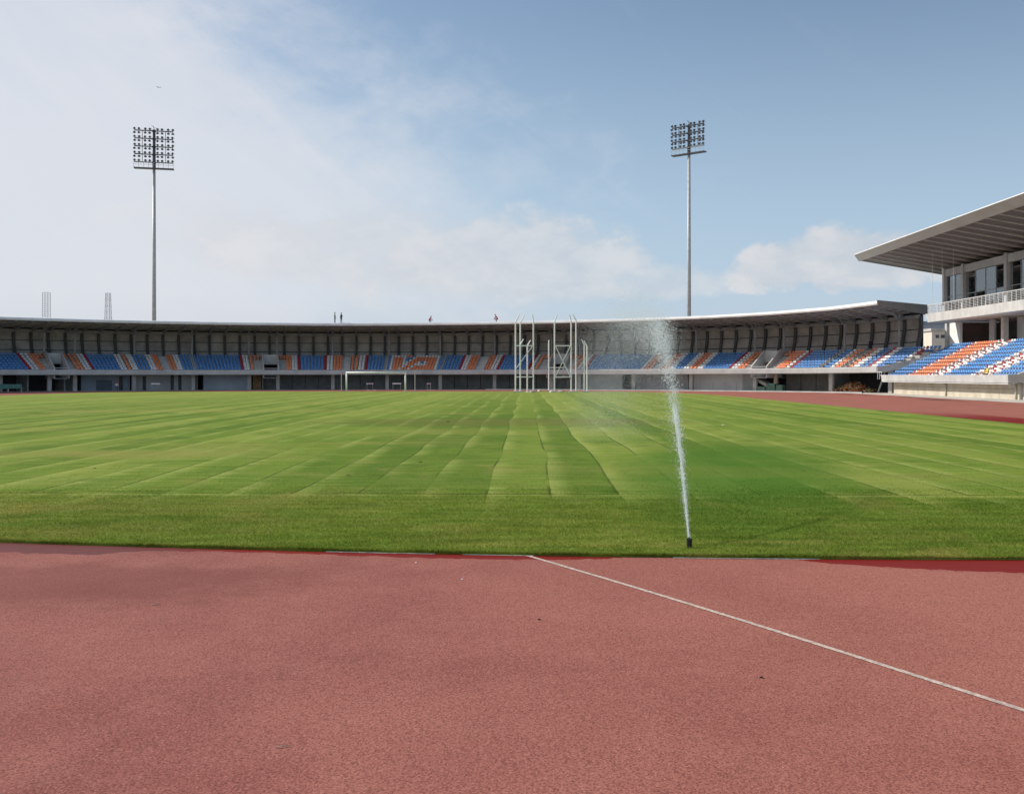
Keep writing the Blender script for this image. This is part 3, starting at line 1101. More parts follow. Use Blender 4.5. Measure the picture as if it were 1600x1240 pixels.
# sloping stair slab seen through the opening on the right
mb = MB()
ta, tb = th_of(1172, 72.3), th_of(1210, 72.3)
mb.add([P(ta, 72, 2.1), P(tb, 72, 0.45), P(tb, 74, 0.45), P(ta, 74, 2.1), P(ta, 72, 1.75), P(tb, 72, 0.05), P(tb, 74, 0.05), P(ta, 74, 1.75)],
       [(0, 1, 2, 3), (7, 6, 5, 4), (0, 4, 5, 1), (1, 5, 6, 2), (2, 6, 7, 3), (3, 7, 4, 0)])
mb.build('stair_slab', M_conc, cg)
mb = MB()
cbox(mb, th_of(1210, 72.4), th_of(1215, 72.4), 72.2, 72.6, 0.9, 2.2, seg=1)
mb.build('short_pier', M_cream, cg)
mb = MB()
a, b = P(th_of(1372, 72), 72, 0.02), P(th_of(1383, 72), 72, 2.2)
mb.bar(a, b, 0.16)
mb.build('raking_strut', M_steel, cg)

# ------------------------------------------------------------------ main grandstand (right)
mg = empty('main_grandstand', (41, 97, 0))
tag(mg, 'two level main grandstand with balcony, glazed upper floor and wide cantilever roof', 'grandstand')
OX, OY = 41.0, 97.0


def mgb(mb_, name, m, parent=None, smooth=False):
    mb_.v = [(x - OX, y - OY, z) for x, y, z in mb_.v]
    return mb_.build(name, m, mg if parent is None else parent, smooth)


Y0, Y1 = 82.4, 111.4
MR, MD, MH = 10, 0.80, 0.385
X0 = 40.95


def mz(i):
    return 1.78 + MH * i


mb = MB()
mb.hexa([(40.5, Y0, 1.42), (40.95, Y0, 1.38), (40.95, Y1, 1.38), (40.5, Y1, 1.42), (40.32, Y0, 2.1), (40.95, Y0, 2.1), (40.95, Y1 + 0.4, 2.1), (40.32, Y1 + 0.4, 2.1)])
mgb(mb, 'front_parapet', M_conc_l)
mb = MB()
mb.box(40.42, 40.97, Y0 + 0.02, Y1 - 0.02, 1.30, 1.377)
mgb(mb, 'parapet_lip', M_conc_l)
# cream wall panels under the parapet
nn = 8
for q in range(nn):
    a = Y0 + 0.35 + (Y1 - Y0 - 0.9) * q / nn
    b = Y0 + 0.35 + (Y1 - Y0 - 0.9) * (q + 1) / nn - 0.025
    for z0, z1 in ((0.0, 0.86), (0.885, 1.36)):
        mb = MB()
        mb.box(41.5 + random.uniform(0, 0.02), 41.7, a, b, z0, z1)
        mgb(mb, 'wall_panel', M_cream)
mb = MB()
mb.box(41.71, 41.9, Y0 + 0.3, Y1, 0, 1.4)
mgb(mb, 'base_wall', M_conc)
for yy in (97.0, 83.15):
    mb = MB()
    mb.tube((41.42, yy, 0.02), (41.42, yy, 1.18), 0.075, n=8)
    mb.tube((41.42, yy, 1.18), (40.9, yy + 0.9, 1.28), 0.075, n=8)
    mgb(mb, 'drain_pipe', M_conc_l, smooth=True)
# stepped terrace
YT = 113.1
prof = []
for i in range(MR):
    prof += [(X0 + MD * i, mz(i)), (X0 + MD * (i + 1), mz(i))]
XB = X0 + MD * MR
prof += [(XB + 1.4, mz(MR - 1)), (XB + 1.4, mz(MR - 1) - 0.4), (X0 + 0.3, 1.38), (X0, 1.38)]
k = len(prof)
mb = MB()
mb.add([(x, Y0 + 0.2, z) for x, z in prof] + [(x, YT, z) for x, z in prof],
       [(j, (j + 1) % k, (j + 1) % k + k, j + k) for j in range(k)] + [tuple(range(k)), tuple(reversed(range(k, 2 * k)))])
mgb(mb, 'seating_tier', mat('bright_concrete', (0.68, 0.67, 0.65), 0.85, vary=0.06, scale=0.7, streak=0.1))
# near end wall with sloping top
mb = MB()
w0 = [(40.36, 1.42), (40.32, 2.12), (41.2, 2.16), (XB + 1.4, mz(MR - 1) + 0.75), (XB + 6, mz(MR - 1) + 0.75), (XB + 6, 0), (41.75, 0), (41.75, 1.42)]
k = len(w0)
mb.add([(x, Y0 - 0.12, z) for x, z in w0] + [(x, Y0 + 0.19, z) for x, z in w0],
       [(j, (j + 1) % k, (j + 1) % k + k, j + k) for j in range(k)] + [tuple(reversed(range(k))), tuple(range(k, 2 * k))])
mgb(mb, 'end_wall', M_conc)
# far end rail beside the gap
mb = MB()
for yy in np.arange(Y1 + 0.5, YT + 0.01, 0.6):
    mb.tube((40.5, yy, 2.1 - 0.5), (40.5, yy, 2.42), 0.03, n=6)
mb.tube((40.5, Y1 + 0.4, 2.42), (40.5, YT, 2.42), 0.035, n=6)
mgb(mb, 'gap_rail', M_rust)

# seats of the main stand
SEC = [(112.9, 107.4, 'B'), (107.4, 106.9, 'R'), (106.9, 106.4, 'W'), (106.4, 101.8, 'O'), (101.8, 101.3, 'W'), (101.3, 100.4, 'R2'), (100.4, 99.4, 'A'), (99.4, 98.9, 'R2'),
       (98.9, 97.9, 'W'), (97.9, 91.9, 'B'), (91.9, 90.9, 'W'), (90.9, 90.3, 'R2'), (90.3, 89.2, 'A'), (89.2, 88.6, 'R2'), (88.6, 87.6, 'W'), (87.6, 83.0, 'B')]
items = []
for a, b, c_ in SEC:
    if c_ == 'A':
        mb = MB()
        for i in range(MR):
            mb.box(X0 + MD * i + 0.42, X0 + MD * (i + 1) + 0.005, b + 0.05, a - 0.05, mz(i) + 0.002, mz(i) + MH / 2)
        mgb(mb, 'aisle_steps', M_white)
        continue
    nn = max(1, round((a - b) / 0.49))
    for i in range(MR):
        for q in range(nn):
            yy = a + (b - a) * (q + 0.5) / nn
            cc = c_
            if c_ == 'R2':
                cc = 'R' if (q % 2 == 0) else 'W'
            items.append((X0 + MD * i + 0.47 - OX, yy - OY, mz(i), R(-90) + random.uniform(-0.02, 0.02), cc))
# sort by real distance to the camera
items = [(s[0] + OX, s[1] + OY, s[2], s[3], s[4]) for s in items]
items.sort(key=lambda s: s[0] ** 2 + s[1] ** 2)
loc_items = [(s[0] - OX, s[1] - OY, s[2], s[3], s[4]) for s in items]


def place_main(its, single):
    for x, y, z, rz, c in its[:single]:
        o = bpy.data.objects.new('seat', SEATMESH[c])
        COL.objects.link(o)
        o.location = (x, y, z)
        o.rotation_euler = (0, 0, rz)
        o.parent = mg
    rest = its[single:]
    a = np.array([[s[0], s[1], s[2], s[3]] for s in rest])
    ca, sa = np.cos(a[:, 3]), np.sin(a[:, 3])
    vx = a[:, None, 0] + SV[None, :, 0] * ca[:, None] - SV[None, :, 1] * sa[:, None]
    vy = a[:, None, 1] + SV[None, :, 0] * sa[:, None] + SV[None, :, 1] * ca[:, None]
    vz = a[:, None, 2] + SV[None, :, 2]
    v = np.stack([vx, vy, vz], 2).reshape(-1, 3)
    f = (np.array(SF)[None] + (np.arange(len(rest)) * len(SV))[:, None, None]).reshape(-1, 4)
    mi = np.repeat([SEATC.index(s[4]) for s in rest], len(SF))
    o = link('seat_rows', np_mesh('seat_rows', v, f, [SEATM[c] for c in SEATC], mi), mg)
    o['kind'] = 'stuff'


place_main(loc_items, 300)

# lower concourse behind the seats
YN = 62.0                      # near end, out of the frame
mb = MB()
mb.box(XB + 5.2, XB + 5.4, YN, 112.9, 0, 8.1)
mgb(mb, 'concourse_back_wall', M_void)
mb = MB()
mb.box(49.72, XB + 5.4, 112.95, 113.08, 4.905, 8.115)
mgb(mb, 'concourse_cross_wall', mat('dull_brown_render', (0.17, 0.125, 0.115), 0.9))
mb = MB()
mb.box(49.4, 49.7, 111.95, 114.6, 4.9, 8.095)
mgb(mb, 'concourse_side_wall', M_white)
mb = MB()
mb.box(XB + 1.4, 56, 60, 114, 4.80, 4.90)
mgb(mb, 'concourse_floor', M_conc)
for yy in (115.4, 101.8, 92.2, 82.6, 73.0):
    mb = MB()
    mb.box(49.2, 49.75, yy - 0.45, yy + 0.05, 0, 8.095)
    mgb(mb, 'concourse_pillar', M_conc_l)
for ya, yb, m_ in ((98.6, 101.3, M_plaster), (83.0, 89.5, M_plaster), (106.2, 107.4, M_plaster)):
    mb = MB()
    mb.box(50.6, 50.8, ya, yb, 4.905, 8.095)
    mgb(mb, 'concourse_partition', m_)
# balcony slab with a deep front beam and railing
XS = 46.25
mb = MB()
mb.box(XS, 62, YN, 113.4, 8.8, 9.08)
mgb(mb, 'balcony_slab', M_conc)
mb = MB()
mb.hexa([(XS - 0.02, YN, 8.12), (XS + 1.2, YN, 8.12), (XS + 1.2, 113.1, 8.12), (XS - 0.02, 113.1, 8.12),
         (XS - 0.10, YN, 9.10), (XS + 0.3, YN, 9.10), (XS + 0.3, 113.55, 9.10), (XS - 0.10, 113.55, 9.10)])
mgb(mb, 'balcony_front_beam', M_conc_l)
mb = MB()
mb.box(XS + 1.2, 60, YN, 113.09, 8.14, 8.26)
mgb(mb, 'balcony_soffit', M_conc)
rail = empty('balcony_railing', (XS + 0.08 - OX, 97 - OY, 9.1))
rail.parent = mg


def rlb(mb_, name, m):
    mb_.v = [(x - (XS + 0.08), y - 97, z - 9.1) for x, y, z in mb_.v]
    return mb_.build(name, m, rail)


for yy in np.arange(70.0, 113.5, 0.88):
    mb = MB()
    mb.tube((XS + 0.08, yy, 9.1), (XS + 0.08, yy, 10.06), 0.04, n=6)
    rlb(mb, 'railing_post', M_rust)
for zz, rr in ((10.07, 0.05), (9.9, 0.018), (9.74, 0.018), (9.58, 0.018), (9.42, 0.018), (9.26, 0.018)):
    mb = MB()
    mb.tube((XS + 0.08, 70, zz), (XS + 0.08, 113.4, zz), rr, n=6)
    rlb(mb, 'hand_rail' if rr > 0.03 else 'railing_bar', M_rust)
mb = MB()
for zz in (10.06, 9.74, 9.42):
    mb.tube((XS + 0.08, 113.4, zz), (49.0, 113.4, zz), 0.03, n=6)
for xx in np.arange(XS + 0.8, 49, 0.85):
    mb.tube((xx, 113.4, 9.08), (xx, 113.4, 10.06), 0.03, n=6)
rlb(mb, 'end_railing', M_rust)

# glazed upper floor
XG = 48.2
M_glass = bpy.data.materials.new('window_glass')
M_glass.use_nodes = True
t = NT(M_glass.node_tree)
t.n.remove(t.n['Principled BSDF'])
gl = t.node('ShaderNodeBsdfGlossy')
gl.inputs['Roughness'].default_value = 0.04
gl.inputs['Color'].default_value = (0.85, 0.92, 0.95, 1)
trn = t.node('ShaderNodeBsdfTransparent')
trn.inputs['Color'].default_value = (0.62, 0.70, 0.72, 1)
fre = t.node('ShaderNodeFresnel')
fre.inputs['IOR'].default_value = 1.9
ms = t.node('ShaderNodeMixShader')
t.l.new(t.math('ADD', t.math('MULTIPLY', fre.outputs[0], 0.9), 0.06, clamp=True), ms.inputs[0])
t.l.new(trn.outputs[0], ms.inputs[1])
t.l.new(gl.outputs[0], ms.inputs[2])
t.l.new(ms.outputs[0], t.n['Material Output'].inputs[0])

for yy, w in ((112.75, 0.55), (107.9, 0.5), (98.2, 0.55), (88.5, 0.55), (78.8, 0.55), (69.1, 0.55)):
    mb = MB()
    mb.box(XG - 0.35, XG + 0.3, yy - w / 2, yy + w / 2, 9.085, 14.25)
    mgb(mb, 'facade_column', M_plaster)
bays = [(108.15, 112.47), (98.48, 107.65), (88.78, 97.92), (79.08, 88.22), (69.4, 78.5)]
for ya, yb in bays:
    mb = MB()
    mb.box(XG - 0.22, XG + 0.25, ya + 0.005, yb - 0.005, 13.3, 14.1)
    mgb(mb, 'facade_beam', M_plaster)
    nv_ = max(2, round((yb - ya) / 2.3))
    wv = (yb - ya) / nv_
    for q in range(nv_ + 1):
        yy = min(max(ya + q * wv, ya + 0.05), yb - 0.05)
        mb = MB()
        mb.box(XG - 0.05, XG + 0.07, yy - 0.04, yy + 0.04, 9.09, 13.295)
        mgb(mb, 'mullion', M_steel)
    for q in range(nv_):
        # the bay nearest each column's far side stands open, unglazed
        if q == nv_ - 1 and (yb - ya) > 6:
            continue
        for z0, z1 in ((9.12, 10.9), (10.98, 13.25)):
            if (q * 7 + int(z0 * 3) + int(ya)) % 9 == 4:
                continue
            mb = MB()
            mb.box(XG - 0.006, XG + 0.006, ya + q * wv + 0.05, ya + (q + 1) * wv - 0.05, z0, z1)
            mgb(mb, 'window_pane', M_glass)
    mb = MB()
    mb.box(XG - 0.04, XG + 0.06, ya + 0.05, yb - 0.05, 10.91, 10.97)
    mgb(mb, 'transom', M_steel)
# interior: floor slab top is the balcony slab; side and back walls, ceiling
mb = MB()
mb.box(57.8, 58, YN, 112.4, 9.09, 12.85)
mgb(mb, 'hall_back_wall', M_plaster)
mb = MB()
mb.box(XG + 0.31, 58, 112.5, 112.9, 9.09, 12.85)
mgb(mb, 'hall_end_wall', M_conc_l)
mb = MB()
mb.box(XG + 0.3, 58, YN, 112.45, 12.75, 12.85)
mgb(mb, 'hall_ceiling', M_soffit)
# scaffolding inside the hall
sc = 0
for ya in (110.9, 109.3, 104.6, 102.4, 100.2, 93.0, 90.6):
    mb = MB()
    xa = 50.0
    for dx in (0, 1.2):
        for dy in (0, 1.8):
            mb.tube((xa + dx, ya + dy - 0.9, 9.09), (xa + dx, ya + dy - 0.9, 12.9), 0.045, n=6)
    for zz in (10.0, 10.9, 11.9, 12.85):
        mb.tube((xa, ya - 0.9, zz), (xa, ya + 0.9, zz), 0.035, n=6)
        mb.tube((xa + 1.2, ya - 0.9, zz), (xa + 1.2, ya + 0.9, zz), 0.035, n=6)
    mb.tube((xa, ya - 0.9, 9.2), (xa, ya + 0.9, 10.9), 0.035, n=6)
    mb.tube((xa, ya + 0.9, 10.9), (xa, ya - 0.9, 12.8), 0.035, n=6)
    sfo = mb.build('scaffold_frame', M_frame)
    tag(sfo, ['dark scaffold frame behind the glass, %s from the far corner of the main stand' % o_ for o_ in ('first', 'second', 'third', 'fourth', 'fifth', 'sixth', 'seventh')][sc], 'scaffold', 'scaffold frames inside the main stand')
    sc += 1
# cantilever roof
XF, XE = 40.0, 62.0


def rz_(x):                    # underside height of the roof
    return 15.86 - (x - XF) * 0.165


YF = 119.0
mb = MB()
mb.hexa([(XF + 0.35, YN - 6, rz_(XF) + 0.12), (XE, YN - 6, rz_(XE) + 0.12), (XE, YF, rz_(XE) + 0.12), (XF + 0.35, YF, rz_(XF) + 0.12),
         (XF + 0.35, YN - 6, rz_(XF) + 0.66), (XE, YN - 6, rz_(XE) + 0.70), (XE, YF, rz_(XE) + 0.70), (XF + 0.35, YF, rz_(XF) + 0.66)])
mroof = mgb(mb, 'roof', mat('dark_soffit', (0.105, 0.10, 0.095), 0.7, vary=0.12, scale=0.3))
mb = MB()
mb.hexa([(XF + 0.42, YN - 6, rz_(XF) - 0.05), (XF + 0.50, YN - 6, rz_(XF) - 0.05), (XF + 0.50, YF + 0.25, rz_(XF) - 0.05), (XF + 0.42, YF + 0.25, rz_(XF) - 0.05),
         (XF - 0.15, YN - 6, rz_(XF) + 0.72), (XF + 0.34, YN - 6, rz_(XF) + 0.72), (XF + 0.34, YF + 0.25, rz_(XF) + 0.72), (XF - 0.15, YF + 0.25, rz_(XF) + 0.72)])
mgb(mb, 'roof_fascia', M_fascia, mroof).location = (0, 0, 0)
mb = MB()
mb.box(XF - 0.17, XF + 0.6, YN - 6, YF + 0.27, rz_(XF) + 0.725, rz_(XF) + 0.80)
mgb(mb, 'roof_edge_trim', M_roof, mroof)
mb = MB()
mb.hexa([(XF + 0.6, YF + 0.005, rz_(XF) + 0.0), (XE, YF + 0.005, rz_(XE) + 0.0), (XE, YF + 0.2, rz_(XE) + 0.0), (XF + 0.6, YF + 0.2, rz_(XF) + 0.0),
         (XF + 0.6, YF + 0.005, rz_(XF) + 0.30), (XE, YF + 0.005, rz_(XE) + 0.30), (XE, YF + 0.2, rz_(XE) + 0.30), (XF + 0.6, YF + 0.2, rz_(XF) + 0.30)])
mgb(mb, 'roof_end_trim', M_fascia, mroof)
yy = YF - 2.4
while yy > YN - 4:
    mb = MB()
    a, b = yy - 0.09, yy + 0.09
    mb.hexa([(XF + 0.5, a, rz_(XF) + 0.0), (58, a, rz_(58) - 0.20), (58, b, rz_(58) - 0.20), (XF + 0.5, b, rz_(XF) + 0.0),
             (XF + 0.5, a, rz_(XF) + 0.125), (58, a, rz_(58) + 0.125), (58, b, rz_(58) + 0.125), (XF + 0.5, b, rz_(XF) + 0.125)])
    mgb(mb, 'roof_beam', mat('grey_roof_beam', (0.42, 0.405, 0.39), 0.6, vary=0.08), mroof)
    yy -= 2.3
for k_, (xx, yy) in enumerate(((43.2, 104.5), (43.6, 103.0), (44.0, 101.2))):
    mb = MB()
    mb.tube((xx, yy, rz_(xx)), (xx + 0.05, yy, 9.4), 0.014, n=5)
    mgb(mb, 'hanging_rope', M_rust, mroof)

# ------------------------------------------------------------------ floodlight masts
def lamp_mesh():
    mb_ = MB()
    # bowl reflector facing -Y, short barrel behind
    rings = [(-0.20, 0.27), (-0.16, 0.29), (0.02, 0.24), (0.14, 0.14), (0.28, 0.11)]
    n_ = 10
    v, f = [], []
    for y, r_ in rings:
        for k in range(n_):
            a = 2 * math.pi * k / n_
            v.append((r_ * math.cos(a), y, r_ * math.sin(a)))
    for i in range(len(rings) - 1):
        for k in range(n_):
            f.append((i * n_ + k, i * n_ + (k + 1) % n_, (i + 1) * n_ + (k + 1) % n_, (i + 1) * n_ + k))
    f.append(tuple(range(n_)))
    f.append(tuple(reversed(range(4 * n_, 5 * n_))))
    mb_.add(v, f)
    mb_.bar((-0.3, 0.05, -0.06), (-0.3, 0.1, 0.32 - 0.62), 0.05)
    mb_.bar((0.3, 0.05, -0.06), (0.3, 0.1, 0.32 - 0.62), 0.05)
    me = bpy.data.meshes.new('lamp')
    me.from_pydata([tuple(p) for p in mb_.v], [], mb_.f)
    me.materials.append(M_lamp)
    return me


LAMP = lamp_mesh()


def mast(x, y, top, face, width, height, nbars, label, twin=True):
    o = empty('floodlight_mast', (x, y, 0), face)
    tag(o, label, 'floodlight', 'floodlight masts behind the curved stand')
    zb = top - height
    mb_ = MB()
    mb_.tube((0, 0.25, 0), (0, 0.25, zb), 0.42, 0.25, 14, caps=True)
    mb_.build('pole', M_galv, o, smooth=True)
    mb_ = MB()
    mb_.tube((0, 0.25, zb), (0, 0.25, top + 0.3), 0.30, 0.24, 10)
    mb_.build('head_post', M_frame, o)
    mb_ = MB()
    mb_.tube((0, 0.25, top + 0.3), (-0.1, 0.25, top + 1.0), 0.05, 0.03, 6)
    mb_.tube((-0.1, 0.25, top + 0.75), (-0.45, 0.25, top + 1.15), 0.04, 0.03, 6)
    mb_.tube((0.0, 0.25, top + 0.62), (0.4, 0.25, top + 0.62), 0.04, 0.03, 6)
    mb_.build('lightning_rod', M_frame, o)
    # service platform
    mb_ = MB()
    w = width / 2
    mb_.box(-w, w, -0.4, 0.7, zb, zb + 0.16)
    mb_.build('platform', M_frame, o)
    mb_ = MB()
    for xx in np.linspace(-w + 0.05, w - 0.05, 9):
        mb_.bar((xx, -0.45, zb + 0.16), (xx, -0.45, zb + 1.05), 0.05)
    mb_.bar((-w, -0.45, zb + 1.05), (w, -0.45, zb + 1.05), 0.06)
    mb_.bar((-w, -0.45, zb + 0.65), (w, -0.45, zb + 0.65), 0.04)
    mb_.build('platform_rail', M_galv, o)
    z1 = zb + 1.15
    st = (top - z1) / (nbars - 1)
    for b in range(nbars):
        z = z1 + st * b
        mb_ = MB()
        mb_.box(-w * 0.97, w * 0.97, -0.16, -0.02, z - 0.09, z + 0.09)
        mb_.box(-0.34, 0.34, -0.16, 0.3, z - 0.12, z + 0.12)
        mb_.build('cross_bar', M_frame, o)
        for fx in (-0.95, -0.73, -0.42, -0.20, 0.20, 0.42, 0.73, 0.95):
            for dz in ((0.34,) if (b == nbars - 1 or not twin) else (0.34, 0.34 + st * 0.5)):
                l = bpy.data.objects.new('lamp', LAMP)
                COL.objects.link(l)
                l.parent = o
                l.location = (fx * w + random.uniform(-0.04, 0.04), -0.28, z + dz)
                l.rotation_euler = (R(38) + random.uniform(-0.06, 0.06), 0, random.uniform(-0.25, 0.25))
                l.scale = (0.8, 0.8, 0.8)
    # upright ties that carry the twin row
    for fx in (-0.58, 0.58):
        mb_ = MB()
        mb_.bar((fx * w, 0.02, z1), (fx * w, 0.02, top), 0.09)
        mb_.build('upright_tie', M_frame, o)
    return o


d1 = 180.0
x1 = px(240.5, d1)
mast(x1, d1, pz(205, d1), R(13), 6.9, pz(205, d1) - pz(264, d1), 5, 'tall floodlight mast on the left, its square lamp head full of twin rows')
d2 = 172.0
x2 = px(1075.5, d2)
mast(x2, d2, pz(197, d2), math.atan2(-(x2 + 30), d2 - 95), 6.4, pz(197, d2) - pz(241, d2), 4, 'tall floodlight mast on the right, its lamp head turned towards the pitch')

# ------------------------------------------------------------------ lattice towers beyond the left stand
def lattice(name, x, y, z1, w0, w1, label, steps, diag):
    o = empty(name, (x, y, 0))
    tag(o, label, 'tower')
    cs = [(-1, -1), (1, -1), (1, 1), (-1, 1)]
    for a, b in cs:
        mb_ = MB()
        mb_.bar((a * w0, b * w0, 0), (a * w1, b * w1, z1), 0.085)
        mb_.build('leg', M_galv, o)
    mb_ = MB()
    for i in range(steps):
        za, zb2 = z1 * i / steps, z1 * (i + 1) / steps
        wa = w0 + (w1 - w0) * i / steps
        wb = w0 + (w1 - w0) * (i + 1) / steps
        for k in range(4):
            p, q = cs[k], cs[(k + 1) % 4]
            mb_.bar((p[0] * wb, p[1] * wb, zb2), (q[0] * wb, q[1] * wb, zb2), 0.05 if not diag else 0.05)
            if diag:
                mb_.bar((p[0] * wa, p[1] * wa, za), (q[0] * wb, q[1] * wb, zb2), 0.045)
                mb_.bar((q[0] * wa, q[1] * wa, za), (p[0] * wb, p[1] * wb, zb2), 0.045)
    mb_.build('bracing', M_galv, o)
    return o


lattice('lattice_tower', px(72.5, 260), 260, pz(457, 260), 0.72, 0.72, 'straight ladder-like steel tower rising behind the left stand', 46, False)
lattice('lattice_tower', px(169, 300), 300, pz(458, 300), 1.25, 0.55, 'tapering cross-braced steel tower behind the left stand', 14, True)

# ------------------------------------------------------------------ football goal
GD = 121.5
gx0, gx1 = px(541.5, GD), px(633.5, GD)
goal = empty('football_goal', ((gx0 + gx1) / 2, GD, 0.03))
tag(goal, 'white football goal frame without a net at the far end of the pitch', 'goal')
hw = (gx1 - gx0) / 2
gh = pz(582, GD) - 0.03
for s in (-1, 1):
    MB().tube((s * hw, 0, 0), (s * hw, 0, gh), 0.10, n=10).build('post', M_white, goal, smooth=True)
MB().tube((-hw - 0.1, 0, gh), (hw + 0.1, 0, gh), 0.10, n=10).build('crossbar', M_white, goal, smooth=True)
for x in (533.5, 648.5):
    xx = px(x, GD + 4) - (gx0 + gx1) / 2
    mb = MB()
    mb.tube((xx, 4, -0.03), (xx, 4, gh + 0.1), 0.055, n=8)
    mb.box(xx - 0.3, xx + 0.3, 3.7, 4.3, -0.025, 0.05)
    mb.build('net_post', M_galv, goal)
mb = MB()
for s in (-1, 1):
    mb.bar((s * hw, 0.1, 0.03), (s * hw, 1.9, 0.03), 0.07)
mb.build('ground_frame', M_white, goal)

# ------------------------------------------------------------------ throwing cage
KD = 119.5
cage = empty('throwing_cage', (px(860, KD), KD, 0))
tag(cage, 'tall white pole frame of a throwing cage at the far end of the pitch', 'cage')


def cagep(x, y, d):
    return Vector((px(x, d) - cage.location.x, d - KD, pz(y, d)))


TALL = [(805.5, 503, 811.5, 491.5, 118.6), (813, 504, 819, 493, 121.5), (833.5, 503.5, 832, 491.5, 118.6), (866.5, 503, 870.5, 491.5, 118.6), (892.5, 502.5, 890, 492, 118.6), (900, 501, 895.5, 491.5, 121.5)]
SHORT = [(813, 538, 818, 529.5, 117.6), (824, 540, 829, 531.5, 119.5), (857.5, 534, 858, 531, 124.0), (913, 538, 908, 529.5, 117.6), (917.3, 541, 912.5, 532, 119.5)]
for x, yb, xt, yt, d in TALL + SHORT:
    a = cagep(x, yb, d)
    g = Vector((a.x, a.y, 0.0))
    tip = cagep(xt, yt, d)
    mb = MB()
    mb.tube(g, a, 0.085, 0.085, 8)
    mb.tube(a, tip, 0.082, 0.06, 8)
    mb.build('cage_pole', M_white, cage, smooth=False)
    mb = MB()
    mb.box(g.x - 0.3, g.x + 0.3, g.y - 0.3, g.y + 0.3, 0.012, 0.14)
    mb.build('pole_foot', M_conc_l, cage)


def gate(xa, xb, d, full):
    yA, yB = 540.0, 588.7
    mb_ = MB()
    for y in (yA, yB):
        mb_.bar(cagep(xa, y, d), cagep(xb, y, d), 0.13)
    mb_.build('gate_rail', M_white, cage)
    mb_ = MB()
    mb_.bar(cagep(xb - 1, yA, d), cagep(xa + 1, yB if full else 575, d), 0.10)
    if full:
        mb_.bar(cagep(xa + 1, yA, d), cagep(xb - 1, yB, d), 0.10)
    mb_.build('gate_brace', M_white, cage)


gate(866.5, 892.5, 118.6, True)
gate(805.5, 833.5, 118.6, False)
mb = MB()
mb.bar(cagep(857.5, 574, 124.0), cagep(884, 574, 124.0), 0.09)
mb.build('gate_rail', M_white, cage)
SB = ['first', 'second', 'third', 'fourth', 'fifth']
for q, (x, d) in enumerate(((826, 117.4), (832, 117.2), (843, 123), (862, 117.6), (876, 117.8))):
    mb = MB()
    n_, m_ = 8, 4
    v, f = [], []
    for i in range(m_ + 1):
        ph = math.pi / 2 * i / m_
        for k in range(n_):
            a = 2 * math.pi * k / n_
            rr = math.cos(ph) ** 0.6 if i < m_ else 0.02
            v.append((0.42 * rr * math.cos(a) * (1 + 0.1 * math.sin(k * 3 + q)), 0.26 * rr * math.sin(a), 0.24 * math.sin(ph)))
    for i in range(m_):
        for k in range(n_):
            f.append((i * n_ + k, i * n_ + (k + 1) % n_, (i + 1) * n_ + (k + 1) % n_, (i + 1) * n_ + k))
    f.append(tuple(range(m_ * n_, m_ * n_ + n_)))
    mb.add(v, f)
    o = mb.build('sandbag', mat('pale_sacking', (0.62, 0.57, 0.48), 0.9), None, smooth=True)
    o.location = (px(x, d), d, 0.012)
    o.rotation_euler = (0, 0, q * 0.7)
    tag(o, 'pale sandbag at the foot of the throwing cage, %s from the left' % SB[q], 'sandbag', 'sandbags at the throwing cage')

# ------------------------------------------------------------------ hurdles in front of the far wall
def hurdle(x, d, label, rz=0.0):
    o = empty('hurdle', (px(x, d), d, 0.008), rz)
    tag(o, label, 'hurdle')
    MB().box(-0.6, 0.6, -0.02, 0.02, 0.84, 0.98).build('top_board', M_white, o)
    for s in (-1, 1):
        mb_ = MB()
        mb_.tube((s * 0.52, 0, 0.03), (s * 0.52, 0, 0.9), 0.025, n=6)
        mb_.build('upright', M_galv, o)
        mb_ = MB()
        mb_.bar((s * 0.52, 0.0, 0.03), (s * 0.52, -0.7, 0.03), 0.05)
        mb_.build('foot', M_galv, o)


hurdle(620, 134, 'white topped hurdle behind the goal mouth')
hurdle(578, 133, 'small pale hurdle left of centre behind the goal', 0.9)
hurdle(243, 131, 'white topped hurdle in front of the left wall')
hurdle(670, 134, 'pale hurdle just right of the goal by the wall', 1.2)

# ------------------------------------------------------------------ rubble heap and netting by the right opening
th = th_of(1333, 72.5)
c0 = P(th, 72.6, 0)
mb = MB()
hm = [mat('heap_orange', (0.38, 0.15, 0.06), 0.9, vary=0.3, scale=4), M_wood, mat('heap_yellow', (0.50, 0.40, 0.18), 0.9, vary=0.3, scale=4), M_cream]
for i in range(420):
    u = random.gauss(0, 0.45)
    r_ = random.uniform(-1.2, 1.6)
    hmax = 1.35 * math.exp(-(u * 1.25) ** 2) * (1 - abs(r_) / 2.6)
    z = random.uniform(0.03, max(0.08, hmax))
    thh = th + u * 2.2 / 72.6
    p = Vector(P(thh, 72.6 + r_, 0)) + Vector((0, 0, z))
    d = Vector((random.gauss(0, 1), random.gauss(0, 1), random.gauss(0, 0.35))).normalized() * random.uniform(0.1, 0.55)
    if p.z - abs(d.z) < 0.03:
        p.z = 0.06 + abs(d.z)
    mb.bar(p - d, p + d, random.uniform(0.05, 0.2), random.uniform(0.03, 0.14), random.choice([0, 0, 1, 1, 2, 3]))
tag(mb.build('rubble_heap', hm), 'heap of orange and brown timber scraps in the opening beside the main stand', 'heap', kind='stuff')

